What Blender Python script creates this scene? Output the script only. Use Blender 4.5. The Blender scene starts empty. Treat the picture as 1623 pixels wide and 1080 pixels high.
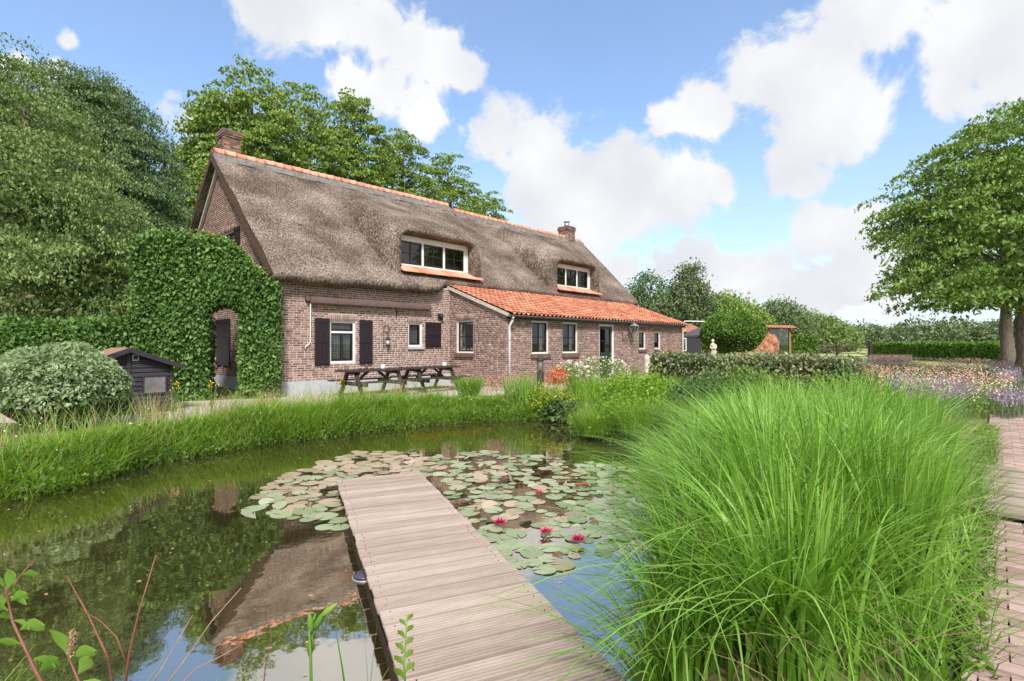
import bpy, math, random
import numpy as np
from mathutils import Vector, Matrix

random.seed(7)
RNG = np.random.default_rng(11)
SC = bpy.context.scene
COL = SC.collection
R = math.radians

# ------------------------------------------------------------------ camera
CAM_H = 1.5
cam_d = bpy.data.cameras.new('camera')
cam = bpy.data.objects.new('camera', cam_d)
COL.objects.link(cam)
cam.location = (0, 0, CAM_H)
cam.rotation_euler = (R(90), 0, 0)
cam_d.sensor_width = 36
cam_d.lens = 18
cam_d.shift_y = 5 / 1623
cam_d.clip_start = 0.05
cam_d.clip_end = 3000
SC.camera = cam


def at(px, py, Y):
    """photo measurement (column, row) at a real distance Y -> metres"""
    return Vector(((px - 811) / 811 * Y, Y, CAM_H + (545 - py) / 811 * Y))


def gnd(px, py, z=0.0):
    d = (CAM_H - z) * 811 / (py - 545)
    return Vector(((px - 811) / 811 * d, d, z))


# ------------------------------------------------------------------ exposure
SC.view_settings.view_transform = 'Standard'
SC.view_settings.look = 'None'
SC.view_settings.exposure = 0.6
SC.view_settings.gamma = 1.0
SC.view_settings.use_curve_mapping = False
SC.render.engine = 'CYCLES'
SC.cycles.max_bounces = 8
SC.cycles.diffuse_bounces = 3
SC.cycles.glossy_bounces = 3
SC.cycles.transmission_bounces = 4
SC.cycles.transparent_max_bounces = 12
SC.cycles.caustics_reflective = False
SC.cycles.caustics_refractive = False
SC.cycles.use_denoising = True

# ------------------------------------------------------------------ sun
SUN = Vector((0.10, -0.74, 0.80)).normalized()
sd = bpy.data.lights.new('sun', 'SUN')
sd.energy = 3.9
sd.angle = R(10)
sd.color = (1.0, 0.95, 0.88)
so = bpy.data.objects.new('sun', sd)
COL.objects.link(so)
so.rotation_euler = SUN.to_track_quat('Z', 'Y').to_euler()
so.location = (-10, -10, 30)

# ------------------------------------------------------------------ sky
W = bpy.data.worlds.new('World')
SC.world = W
W.use_nodes = True
wn, wl = W.node_tree.nodes, W.node_tree.links
wn.clear()
out = wn.new('ShaderNodeOutputWorld')
bg = wn.new('ShaderNodeBackground')
bg.inputs[1].default_value = 0.1
wl.new(bg.outputs[0], out.inputs[0])
sky = wn.new('ShaderNodeTexSky')
sky.sky_type = 'NISHITA'
sky.sun_disc = False
sky.sun_elevation = math.asin(SUN.z)
sky.sun_rotation = math.atan2(SUN.x, SUN.y)
sky.air_density = 1.0
sky.dust_density = 0.6
sky.ozone_density = 1.6


def wmath(op, a, b=None, c=None):
    n = wn.new('ShaderNodeMath')
    n.operation = op
    for i, v in enumerate((a, b, c)):
        if v is None:
            continue
        if isinstance(v, (int, float)):
            n.inputs[i].default_value = v
        else:
            wl.new(v, n.inputs[i])
    return n.outputs[0]


tc = wn.new('ShaderNodeTexCoord')
DIR = tc.outputs['Generated']


def wnoise(scale, detail, rough, vec=DIR, dist=0.0):
    n = wn.new('ShaderNodeTexNoise')
    n.inputs['Scale'].default_value = scale
    n.inputs['Detail'].default_value = detail
    n.inputs['Roughness'].default_value = rough
    n.inputs['Distortion'].default_value = dist
    wl.new(vec, n.inputs['Vector'])
    return n


# cumulus banks: bearing (deg, clockwise from north = +Y), elevation (deg), angular radius
CUMULUS = []
for (px, py, r) in [(450, 0, 100), (520, 25, 70), (600, 50, 85), (680, 80, 75), (600, 140, 55), (660, 170, 55), (565, 150, 50),
                    (730, 120, 45), (850, 230, 95), (790, 215, 70), (880, 300, 120), (960, 330, 110), (1010, 290, 85), (1090, 300, 75),
                    (1060, 200, 45), (1110, 190, 65), (1140, 300, 50),
                    (1230, 120, 85), (1300, 110, 120), (1290, 200, 110), (1250, 255, 65), (1350, 160, 95), (1390, 30, 95), (1340, 30, 80),
                    (1540, 60, 130), (1520, 130, 60), (1620, 100, 100), (1300, 360, 70), (1250, 395, 50), (1370, 345, 60), (1400, 420, 80),
                    (1180, 445, 95), (1100, 430, 70), (1040, 425, 45), (1260, 460, 80), (1330, 440, 60),
                    (270, 170, 42), (300, 200, 40), (95, 38, 26), (30, 90, 40), (85, 95, 30), (990, 420, 40)]:
    d = Vector(((px - 811) / 811, 1, (545 - py) / 811))
    k = d.length
    CUMULUS.append((d.normalized(), r * .85 / 811 / k))
warp = wnoise(5.0, 4, 0.55)
sub = wn.new('ShaderNodeVectorMath')
sub.operation = 'MULTIPLY_ADD'
wl.new(warp.outputs['Color'], sub.inputs[0])
sub.inputs[1].default_value = (0.10, 0.10, 0.10)
wl.new(DIR, sub.inputs[2])
off = wn.new('ShaderNodeVectorMath')
off.operation = 'SUBTRACT'
wl.new(sub.outputs[0], off.inputs[0])
off.inputs[1].default_value = (0.05, 0.05, 0.05)
DW = off.outputs[0]
cur = None
for c, r in CUMULUS:
    dn = wn.new('ShaderNodeVectorMath')
    dn.operation = 'DISTANCE'
    wl.new(DW, dn.inputs[0])
    dn.inputs[1].default_value = c
    v = wmath('MULTIPLY_ADD', dn.outputs['Value'], -1.0 / r, 1.0)
    cur = v if cur is None else wmath('SMOOTH_MAX', cur, v, 0.25)
# the same broken cumulus goes on over the rest of the sky
big = wnoise(2.6, 3, 0.5)
gen = wmath('MULTIPLY_ADD', big.outputs['Fac'], 7.0, -2.7)
sx = wn.new('ShaderNodeSeparateXYZ')
wl.new(DIR, sx.inputs[0])
behind = wn.new('ShaderNodeMapRange')
behind.inputs['From Min'].default_value = 0.62
behind.inputs['From Max'].default_value = 0.40
wl.new(sx.outputs['Y'], behind.inputs['Value'])
above = wn.new('ShaderNodeMapRange')
above.inputs['From Min'].default_value = 0.54
above.inputs['From Max'].default_value = 0.64
wl.new(sx.outputs['Z'], above.inputs['Value'])
gen2 = wmath('MULTIPLY_ADD', wmath('MAXIMUM', behind.outputs[0], above.outputs[0]), 4.0, -4.0)
cur = wmath('MAXIMUM', cur, wmath('ADD', gen, gen2))
cur = wmath('MINIMUM', cur, 0.6)
cur = wmath('MAXIMUM', cur, -0.8)
fine = wnoise(9.0, 12, 0.62, dist=0.3)
dens = wmath('ADD', cur, wmath('MULTIPLY_ADD', fine.outputs['Fac'], 2.6, -1.3))
mr = wn.new('ShaderNodeMapRange')
mr.interpolation_type = 'SMOOTHSTEP'
mr.inputs['From Min'].default_value = -0.12
mr.inputs['From Max'].default_value = 0.38
wl.new(dens, mr.inputs['Value'])
shade = wn.new('ShaderNodeMapRange')
shade.inputs['From Min'].default_value = 0.35
shade.inputs['From Max'].default_value = 0.7
wl.new(wnoise(6.0, 5, 0.5).outputs['Fac'], shade.inputs['Value'])
cc = wn.new('ShaderNodeMix')
cc.data_type = 'RGBA'
wl.new(shade.outputs[0], cc.inputs['Factor'])
cc.inputs['A'].default_value = (5.35, 5.5, 5.85, 1)
cc.inputs['B'].default_value = (6.75, 6.78, 6.8, 1)
# thin high veil and moist air low down
veil = wmath('MULTIPLY', wnoise(2.0, 4, 0.5).outputs['Fac'], 0.20)
low = wn.new('ShaderNodeMapRange')
low.inputs['From Min'].default_value = 0.46
low.inputs['From Max'].default_value = 0.0
low.inputs['To Max'].default_value = 0.72
wl.new(sx.outputs['Z'], low.inputs['Value'])
tot = wmath('MAXIMUM', mr.outputs[0], wmath('MAXIMUM', veil, low.outputs[0]))
mix = wn.new('ShaderNodeMix')
mix.data_type = 'RGBA'
wl.new(tot, mix.inputs['Factor'])
gain = wn.new('ShaderNodeMix')
gain.data_type = 'RGBA'
gain.blend_type = 'MULTIPLY'
gain.inputs['Factor'].default_value = 1.0
wl.new(sky.outputs[0], gain.inputs['A'])
gain.inputs['B'].default_value = (1.58, 1.70, 1.83, 1)
SKYGAIN = gain
wl.new(gain.outputs['Result'], mix.inputs['A'])
hz = wn.new('ShaderNodeMix')
hz.data_type = 'RGBA'
wl.new(mr.outputs[0], hz.inputs['Factor'])
hz.inputs['A'].default_value = (4.6, 5.35, 6.3, 1)
wl.new(cc.outputs['Result'], hz.inputs['B'])
wl.new(hz.outputs['Result'], mix.inputs['B'])
wl.new(mix.outputs['Result'], bg.inputs[0])


# ================================================================== helpers
def tag(o, label=None, cat=None, group=None, kind=None):
    if label:
        o['label'] = label
    if cat:
        o['category'] = cat
    if group:
        o['group'] = group
    if kind:
        o['kind'] = kind
    return o


def empty(name, loc=(0, 0, 0), rz=0.0, label=None, cat=None, group=None):
    o = bpy.data.objects.new(name, None)
    COL.objects.link(o)
    o.location = loc
    o.rotation_euler = (0, 0, rz)
    o.empty_display_size = 0.2
    return tag(o, label, cat, group)


def link(name, me, mat=None, parent=None):
    o = bpy.data.objects.new(name, me)
    COL.objects.link(o)
    if mat is not None and not me.materials:
        me.materials.append(mat)
    o.parent = parent
    return o


def np_mesh(name, V, F, smooth=False):
    """V (n,3), F (m,k) arrays -> mesh, fast"""
    me = bpy.data.meshes.new(name)
    V = np.asarray(V, dtype=np.float32)
    F = np.asarray(F, dtype=np.int32)
    k = F.shape[1]
    me.vertices.add(len(V))
    me.vertices.foreach_set('co', V.ravel())
    me.loops.add(F.size)
    me.loops.foreach_set('vertex_index', F.ravel())
    me.polygons.add(len(F))
    me.polygons.foreach_set('loop_start', np.arange(0, F.size, k, dtype=np.int32))
    if smooth:
        me.polygons.foreach_set('use_smooth', np.ones(len(F), dtype=bool))
    me.update(calc_edges=True)
    return me


class MB:
    """collects shapes, builds ONE mesh object"""

    def __init__(s):
        s.v, s.f = [], []

    def add(s, vs, fs):
        b = len(s.v)
        s.v += [tuple(v) for v in vs]
        s.f += [tuple(b + i for i in f) for f in fs]
        return s

    def box(s, x0, x1, y0, y1, z0, z1):
        return s.hexa([(x0, y0, z0), (x1, y0, z0), (x1, y1, z0), (x0, y1, z0), (x0, y0, z1), (x1, y0, z1), (x1, y1, z1), (x0, y1, z1)])

    def hexa(s, v):
        return s.add(v, [(3, 2, 1, 0), (4, 5, 6, 7), (0, 1, 5, 4), (1, 2, 6, 5), (2, 3, 7, 6), (3, 0, 4, 7)])

    def bar(s, p, q, w, h, up=(0, 0, 1)):
        p, q = Vector(p), Vector(q)
        d = (q - p).normalized()
        a = d.cross(Vector(up))
        if a.length < 1e-4:
            a = d.cross(Vector((0, 1, 0)))
        a.normalize()
        b = a.cross(d).normalized()
        a *= w / 2
        b *= h / 2
        return s.hexa([p - a - b, p + a - b, q + a - b, q - a - b, p - a + b, p + a + b, q + a + b, q - a + b])

    def tube(s, pts, rads, n=8, cap=True):
        pts = [Vector(p) for p in pts]
        if not hasattr(rads, '__len__'):
            rads = [rads] * len(pts)
        base = len(s.v)
        ref = None
        for i, p in enumerate(pts):
            d = (pts[min(i + 1, len(pts) - 1)] - pts[max(i - 1, 0)])
            d = d.normalized() if d.length > 1e-9 else Vector((0, 0, 1))
            if ref is None:
                ref = d.orthogonal().normalized()
            else:
                ref = (ref - d * ref.dot(d))
                ref = ref.normalized() if ref.length > 1e-6 else d.orthogonal().normalized()
            b = d.cross(ref)
            for k in range(n):
                a = 2 * math.pi * k / n
                s.v.append(tuple(p + (ref * math.cos(a) + b * math.sin(a)) * rads[i]))
        for i in range(len(pts) - 1):
            for k in range(n):
                k2 = (k + 1) % n
                s.f.append((base + i * n + k, base + i * n + k2, base + (i + 1) * n + k2, base + (i + 1) * n + k))
        if cap:
            s.f.append(tuple(base + k for k in reversed(range(n))))
            e = base + (len(pts) - 1) * n
            s.f.append(tuple(e + k for k in range(n)))
        return s

    def lathe(s, prof, n=20, c=(0, 0, 0)):
        base = len(s.v)
        for r, z in prof:
            for k in range(n):
                a = 2 * math.pi * k / n
                s.v.append((c[0] + r * math.cos(a), c[1] + r * math.sin(a), c[2] + z))
        for i in range(len(prof) - 1):
            for k in range(n):
                k2 = (k + 1) % n
                s.f.append((base + i * n + k, base + i * n + k2, base + (i + 1) * n + k2, base + (i + 1) * n + k))
        s.f.append(tuple(base + k for k in reversed(range(n))))
        e = base + (len(prof) - 1) * n
        s.f.append(tuple(e + k for k in range(n)))
        return s

    def mesh(s, name, smooth=False):
        me = bpy.data.meshes.new(name)
        me.from_pydata(s.v, [], s.f)
        if smooth:
            for p in me.polygons:
                p.use_smooth = True
        me.update()
        return me

    def build(s, name, mat, parent=None, smooth=False):
        return link(name, s.mesh(name, smooth), mat, parent)


def inpoly(P, poly):
    poly = np.asarray(poly)
    x, y = P[:, 0], P[:, 1]
    ins = np.zeros(len(P), bool)
    j = len(poly) - 1
    for i in range(len(poly)):
        xi, yi, xj, yj = *poly[i], *poly[j]
        c = ((yi > y) != (yj > y)) & (x < (xj - xi) * (y - yi) / (yj - yi + 1e-12) + xi)
        ins ^= c
        j = i
    return ins


def sample_poly(poly, n):
    poly = np.asarray(poly, float)
    lo, hi = poly.min(0), poly.max(0)
    res = []
    tot = 0
    while tot < n:
        P = lo + RNG.random((n * 2, 2)) * (hi - lo)
        P = P[inpoly(P, poly)]
        res.append(P)
        tot += len(P)
    return np.concatenate(res)[:n]


def seg_dist(P, poly, closed=True):
    poly = np.asarray(poly, float)
    best = np.full(len(P), 1e9)
    m = len(poly) if closed else len(poly) - 1
    for i in range(m):
        a, b = poly[i], poly[(i + 1) % len(poly)]
        ab = b - a
        t = np.clip(((P - a) @ ab) / (ab @ ab + 1e-12), 0, 1)
        d = np.linalg.norm(P - (a + t[:, None] * ab), axis=1)
        best = np.minimum(best, d)
    return best


# ------------------------------------------------------------------ materials
def srgb(r, g, b):
    f = lambda c: (c / 255 / 12.92) if c / 255 <= 0.04045 else ((c / 255 + 0.055) / 1.055) ** 2.4
    return (f(r), f(g), f(b), 1)


def mat(name, cols, rough=0.75, scale=4.0, detail=5, nrough=0.6, island=0.0, bump=0.0, bscale=None, bdist=0.01, transl=0.0,
        tcol=None, spec=0.3, stretch=None, metallic=0.0, contrast=None, macro=None):
    """colour = ramp(mix(noise, random per piece)); cols: list of linear colours or (pos, colour)"""
    m = bpy.data.materials.new(name)
    m.use_nodes = True
    N, L = m.node_tree.nodes, m.node_tree.links
    N.clear()
    o = N.new('ShaderNodeOutputMaterial')
    p = N.new('ShaderNodeBsdfPrincipled')
    p.inputs['Roughness'].default_value = rough
    p.inputs['Specular IOR Level'].default_value = spec
    p.inputs['Metallic'].default_value = metallic
    L.new(p.outputs[0], o.inputs[0])
    tcn = N.new('ShaderNodeTexCoord')
    vec = tcn.outputs['Object']
    if stretch:
        mp = N.new('ShaderNodeMapping')
        mp.inputs['Scale'].default_value = stretch
        L.new(vec, mp.inputs[0])
        vec = mp.outputs[0]
    nz = N.new('ShaderNodeTexNoise')
    nz.inputs['Scale'].default_value = scale
    nz.inputs['Detail'].default_value = detail
    nz.inputs['Roughness'].default_value = nrough
    L.new(vec, nz.inputs['Vector'])
    fac = nz.outputs['Fac']
    lo, hi = contrast or (0.3, 0.7)
    r0 = N.new('ShaderNodeMapRange')
    r0.inputs['From Min'].default_value = lo
    r0.inputs['From Max'].default_value = hi
    L.new(fac, r0.inputs['Value'])
    fac = r0.outputs[0]
    if island > 0:
        ge = N.new('ShaderNodeNewGeometry')
        oi = N.new('ShaderNodeObjectInfo')
        ad = N.new('ShaderNodeMath')
        ad.operation = 'ADD'
        L.new(ge.outputs['Random Per Island'], ad.inputs[0])
        L.new(oi.outputs['Random'], ad.inputs[1])
        fr = N.new('ShaderNodeMath')
        fr.operation = 'FRACT'
        L.new(ad.outputs[0], fr.inputs[0])
        mx = N.new('ShaderNodeMix')
        mx.inputs['Factor'].default_value = island
        L.new(fac, mx.inputs['A'])
        L.new(fr.outputs[0], mx.inputs['B'])
        fac = mx.outputs['Result']
    if macro:
        n2 = N.new('ShaderNodeTexNoise')
        n2.inputs['Scale'].default_value = macro[0]
        n2.inputs['Detail'].default_value = 3
        L.new(tcn.outputs['Object'], n2.inputs['Vector'])
        ma = N.new('ShaderNodeMath')
        ma.operation = 'MULTIPLY_ADD'
        L.new(n2.outputs['Fac'], ma.inputs[0])
        ma.inputs[1].default_value = macro[1] * 2
        ma.inputs[2].default_value = -macro[1]
        m2 = N.new('ShaderNodeMath')
        m2.operation = 'ADD'
        m2.use_clamp = True
        L.new(fac, m2.inputs[0])
        L.new(ma.outputs[0], m2.inputs[1])
        fac = m2.outputs[0]
    ra = N.new('ShaderNodeValToRGB')
    e = ra.color_ramp.elements
    n = len(cols)
    for i, c in enumerate(cols):
        pos, c = (c if len(c) == 2 else (i / max(1, n - 1), c))
        if i < 2:
            el = e[i]
            el.position = pos
        else:
            el = e.new(pos)
        el.color = (*c[:3], 1)
    if n == 1:
        e[1].color = (*cols[0][:3], 1)
    L.new(fac, ra.inputs[0])
    L.new(ra.outputs[0], p.inputs['Base Color'])
    if bump:
        nb = N.new('ShaderNodeTexNoise')
        nb.inputs['Scale'].default_value = bscale or scale * 3
        nb.inputs['Detail'].default_value = 6
        L.new(vec, nb.inputs['Vector'])
        b = N.new('ShaderNodeBump')
        b.inputs['Strength'].default_value = bump
        b.inputs['Distance'].default_value = bdist
        L.new(nb.outputs['Fac'], b.inputs['Height'])
        L.new(b.outputs[0], p.inputs['Normal'])
    if transl:
        t = N.new('ShaderNodeBsdfTranslucent')
        if tcol:
            mm = N.new('ShaderNodeMix')
            mm.data_type = 'RGBA'
            mm.blend_type = 'MULTIPLY'
            mm.inputs['Factor'].default_value = 1
            L.new(ra.outputs[0], mm.inputs['A'])
            mm.inputs['B'].default_value = (*tcol[:3], 1)
            L.new(mm.outputs['Result'], t.inputs[0])
        else:
            L.new(ra.outputs[0], t.inputs[0])
        ms = N.new('ShaderNodeMixShader')
        ms.inputs[0].default_value = transl
        L.new(p.outputs[0], ms.inputs[1])
        L.new(t.outputs[0], ms.inputs[2])
        L.new(ms.outputs[0], o.inputs[0])
    return m


def leafmat(name, c0, c1, c2=None, transl=0.22, rough=0.5, scale=0.7, spec=0.25):
    cols = [c0, c1] + ([c2] if c2 else [])
    return mat(name, cols, rough=rough, scale=scale, detail=3, island=0.6, transl=transl, tcol=(1.25, 1.2, 0.6), spec=spec)


def glassmat(name, tint=(0.75, 0.8, 0.8), refl=0.16):
    m = bpy.data.materials.new(name)
    m.use_nodes = True
    N, L = m.node_tree.nodes, m.node_tree.links
    N.clear()
    o = N.new('ShaderNodeOutputMaterial')
    t = N.new('ShaderNodeBsdfTransparent')
    t.inputs[0].default_value = (*tint, 1)
    g = N.new('ShaderNodeBsdfGlossy')
    g.inputs['Roughness'].default_value = 0.01
    f = N.new('ShaderNodeLayerWeight')
    f.inputs[0].default_value = 0.35
    ma = N.new('ShaderNodeMath')
    ma.operation = 'MULTIPLY_ADD'
    ma.use_clamp = True
    ma.inputs[1].default_value = 0.8
    ma.inputs[2].default_value = refl * 0.35
    L.new(f.outputs['Fresnel'], ma.inputs[0])
    ms = N.new('ShaderNodeMixShader')
    L.new(ma.outputs[0], ms.inputs[0])
    L.new(t.outputs[0], ms.inputs[1])
    L.new(g.outputs[0], ms.inputs[2])
    L.new(ms.outputs[0], o.inputs[0])
    return m


M = {}
M['brick'] = mat('brick_clay', [(0.0, (.095, .057, .048)), (.3, (.185, .107, .087)), (.7, (.30, .175, .138)), (1.0, (.42, .275, .215))], rough=.9, scale=14,
                 island=.75, bump=.5, bscale=60, bdist=.006)
M['brick_b'] = mat('brick_reclaimed', [(0.0, (.085, .055, .05)), (.3, (.165, .098, .085)), (.6, (.26, .15, .12)), (.86, (.35, .22, .18)),
                                       (.97, (.5, .42, .36))], rough=.92, scale=9, island=.8, bump=.5, bscale=60, bdist=.006)
M['mortar'] = mat('mortar', [(.50, .43, .39), (.64, .57, .53)], rough=.95, scale=7, bump=.3, bscale=80)
M['mortar_b'] = mat('mortar_dark', [(.27, .22, .195), (.46, .38, .34)], rough=.95, scale=5, bump=.3, bscale=80)
M['plinth'] = mat('plinth_render', [(.36, .38, .41), (.46, .48, .51)], rough=.85, scale=3, bump=.15, bscale=40)
M['thatch'] = mat('weathered_thatch', [(0.0, (.024, .018, .014)), (.28, (.08, .06, .047)), (.6, (.19, .148, .123)), (1.0, (.46, .385, .335))], rough=1.0, stretch=(1, .5, .5), scale=24, detail=9,
                  nrough=.78, contrast=(.34, .66), bump=1.0, bscale=34, bdist=.05, spec=.05, macro=(.7, .5))
M['thatch_end'] = mat('cut_thatch', [(0.0, (.045, .03, .024)), (1.0, (.17, .12, .09))], rough=1.0, scale=40, detail=6, bump=1.0, bscale=50, bdist=.03, spec=.05)
M['tile'] = mat('clay_pantile', [(0.0, (.17, .062, .04)), (.25, (.38, .135, .078)), (.7, (.56, .235, .145)), (1.0, (.66, .38, .27))], rough=.8, scale=6, island=.6, bump=.3,
                bscale=50, macro=(.8, .2))
M['ridge'] = mat('clay_ridge_tile', [(.45, .16, .09), (.60, .27, .18), (.66, .38, .28)], rough=.85, scale=8, island=.6, bump=.3, bscale=40)
M['cement'] = mat('grey_cement', [(.10, .095, .09), (.24, .22, .2)], rough=.95, scale=6, bump=.4, bscale=30)
M['white'] = mat('white_paint', [(.68, .66, .62), (.80, .79, .76)], rough=.5, scale=3, spec=.4)
M['dark'] = mat('black_paint', [(.012, .011, .013), (.022, .02, .024)], rough=.32, scale=8, spec=.5)
M['shutter'] = mat('aubergine_paint', [(.014, .009, .013), (.026, .018, .024)], rough=.4, scale=5, spec=.4, stretch=(6, 6, 1))
M['green_door'] = mat('dark_green_paint', [(.012, .02, .016), (.02, .03, .025)], rough=.35, scale=5, spec=.45)
M['glass'] = glassmat('window_glass')
M['blind'] = mat('white_louvre', [(.62, .62, .62), (.72, .72, .72)], rough=.6)
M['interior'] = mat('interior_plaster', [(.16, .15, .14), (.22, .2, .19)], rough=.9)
M['zinc'] = mat('zinc', [(.30, .31, .33), (.44, .45, .47)], rough=.45, metallic=.6, scale=5)
M['pipe'] = mat('pale_downpipe', [(.55, .54, .53), (.68, .67, .66)], rough=.5, scale=4)
M['gutter'] = mat('dark_gutter', [(.07, .065, .065), (.13, .125, .12)], rough=.5, scale=5)
M['awning'] = mat('brown_awning_case', [(.11, .07, .062), (.15, .1, .09)], rough=.5, scale=4)
M['iron'] = mat('black_iron', [(.02, .018, .017), (.05, .042, .036)], rough=.6, scale=20)
M['sill'] = mat('brick_sill', [(.10, .06, .05), (.2, .125, .1)], rough=.9, scale=14, bump=.4, bscale=40)
M['stone'] = mat('pale_stone', [(.40, .35, .29), (.62, .56, .49)], rough=.9, scale=9, bump=.4, bscale=40)
M['tablewood'] = mat('dark_stained_wood', [(.022, .016, .016), (.06, .046, .042)], rough=.6, scale=4, stretch=(2, 14, 14), bump=.3)
M['deck'] = mat('weathered_decking', [(.195, .146, .12), (.335, .27, .234), (.47, .40, .358)], macro=(1.3, .22), rough=.85, scale=2.2, detail=6, island=.35, stretch=(1.0, 5, 5), bump=.2,
                bscale=14, bdist=.002, contrast=(.15, .85))
M['joist'] = mat('wet_timber', [(.06, .04, .03), (.13, .09, .07)], rough=.7, scale=5)
M['shed'] = mat('black_stained_boards', [(.018, .016, .022), (.05, .045, .058)], rough=.65, scale=4, stretch=(2, 2, 16), island=.3, bump=.3)
M['shedroof'] = mat('shed_roof_felt', [(.20, .10, .075), (.34, .19, .15)], rough=.9, scale=20)
M['paver'] = mat('clay_paver', [(.22, .14, .125), (.36, .25, .225), (.48, .36, .335)], rough=.9, scale=7, island=.6, bump=.4, bscale=50, bdist=.004)
M['sandbed'] = mat('sand_bed', [(.07, .055, .045), (.16, .13, .105)], rough=1, scale=20, bump=.4)
M['gravel'] = mat('pinkish_gravel', [(.28, .21, .18), (.44, .35, .31), (.55, .46, .42)], rough=.95, scale=38, detail=8, bump=.6, bscale=90, bdist=.01, macro=(.5, .15))
M['bark'] = mat('bark', [(.10, .08, .065), (.26, .215, .18)], rough=.95, scale=4, stretch=(5, 5, 1.2), bump=.8, bscale=9, bdist=.03)
M['twig'] = mat('red_twig', [(.13, .045, .03), (.26, .11, .08)], rough=.6, scale=10)
M['drytwig'] = mat('dry_twig', [(.26, .16, .10), (.42, .3, .2)], rough=.8, scale=10)
M['koi'] = mat('koi_orange', [(.75, .14, .02), (.95, .33, .06)], rough=.4, scale=6)
M['ember'] = mat('ragged_red_stone', [(.20, .085, .05), (.42, .19, .115), (.55, .30, .2)], rough=.95, scale=3, detail=8, bump=1, bscale=7, bdist=.12)
M['rust'] = mat('rusty_sheet', [(.22, .085, .045), (.38, .18, .11)], rough=.8, scale=5)
M['parasol'] = mat('grey_canvas', [(.085, .08, .085), (.12, .115, .12)], rough=.9, transl=.15)
M['fieldgrass'] = mat('field_turf', [(.20, .24, .08), (.30, .34, .13), (.40, .41, .20)], rough=1, scale=.6, detail=8)

# foliage
M['lime'] = leafmat('lime_tree_leaf', (0.073, 0.130, 0.044), (0.179, 0.268, 0.085), (0.316, 0.398, 0.157))
M['lime2'] = leafmat('hornbeam_leaf', (0.056, 0.107, 0.046), (0.129, 0.212, 0.081), (0.230, 0.314, 0.152))
M['plane'] = leafmat('plane_tree_leaf', (0.093, 0.154, 0.034), (0.205, 0.310, 0.063), (0.335, 0.440, 0.119))
M['walnut'] = leafmat('walnut_leaf', (0.079, 0.150, 0.034), (0.176, 0.292, 0.066), (0.299, 0.411, 0.109))
M['beech'] = leafmat('arch_hedge_leaf', (0.040, 0.099, 0.029), (0.101, 0.209, 0.047), (0.222, 0.344, 0.090), spec=.3)
M['photinia'] = leafmat('dark_shrub_leaf', (0.029, 0.075, 0.024), (0.080, 0.150, 0.039), (0.350, 0.135, 0.079), transl=.2)
M['pale'] = leafmat('grey_green_leaf', (0.131, 0.204, 0.098), (0.259, 0.353, 0.185), (0.442, 0.530, 0.320), transl=.25)
M['varieg'] = leafmat('variegated_leaf', (0.066, 0.106, 0.039), (0.186, 0.237, 0.112), (0.557, 0.512, 0.368), transl=.25)
M['far'] = leafmat('far_tree_leaf', (0.069, 0.113, 0.059), (0.146, 0.208, 0.092), (0.234, 0.295, 0.151))
M['box'] = leafmat('ball_tree_leaf', (0.048, 0.112, 0.022), (0.119, 0.232, 0.038), (0.207, 0.360, 0.063))
M['grass'] = leafmat('bank_grass_blade', (0.093, 0.188, 0.021), (0.199, 0.362, 0.039), (0.358, 0.500, 0.098), transl=.4)
M['tall'] = leafmat('tall_grass_blade', (0.070, 0.173, 0.018), (0.176, 0.367, 0.043), (0.390, 0.588, 0.154), transl=.35, rough=.4, spec=.35)
M['straw'] = leafmat('dry_grass_stem', (.30, .20, .11), (.46, .34, .2), (.58, .48, .32), transl=.3)
M['herb'] = leafmat('herb_leaf', (0.072, 0.135, 0.028), (0.157, 0.257, 0.057), (0.272, 0.378, 0.099), transl=.35)
M['herbdark'] = leafmat('dark_herb_leaf', (0.033, 0.077, 0.026), (0.074, 0.140, 0.044), (0.148, 0.224, 0.073), transl=.25)
M['yellowgreen'] = leafmat('spurge_leaf', (.15, .22, .02), (.28, .38, .04), (.42, .5, .09))
M['purple'] = leafmat('lavender_bloom', (0.200, 0.154, 0.252), (0.330, 0.264, 0.378), (0.440, 0.385, 0.450), transl=.2)
M['pink'] = leafmat('pink_bloom', (0.500, 0.175, 0.169), (0.620, 0.325, 0.286), (0.740, 0.575, 0.494), transl=.25)
M['whitefl'] = leafmat('white_bloom', (.62, .6, .5), (.74, .72, .64), (.8, .79, .73), transl=.25)
M['yellowfl'] = leafmat('yellow_bloom', (.62, .5, .02), (.75, .62, .05), transl=.25)
M['redfl'] = leafmat('coral_bloom', (.5, .10, .05), (.65, .2, .1), (.72, .32, .2), transl=.2)
M['greygreen'] = leafmat('lavender_leaf', (.09, .13, .075), (.17, .22, .13), transl=.2)
M['pad'] = mat('lily_pad', [(.17, .22, .11), (.29, .345, .20), (.42, .455, .31)], rough=.28, scale=5, island=.7, spec=.5, transl=.1)
M['padtan'] = mat('lily_pad_tan', [(.27, .25, .16), (.40, .32, .225), (.50, .39, .30)], rough=.3, scale=5, island=.75, spec=.5, transl=.1)
M['padred'] = mat('lily_pad_red', [(.09, .04, .028), (.17, .075, .05)], rough=.4, scale=5, spec=.5)
M['lily'] = mat('lily_petal', [(.40, .008, .08), (.58, .018, .15), (.74, .12, .28)], rough=.5, scale=20, island=.7, transl=.25)
M['lilyc'] = mat('lily_centre', [(.75, .3, .04), (.8, .45, .08)], rough=.6)
M['willowleaf'] = leafmat('willow_leaf', (.12, .26, .03), (.22, .38, .07), (.32, .48, .14), transl=.4)


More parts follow.
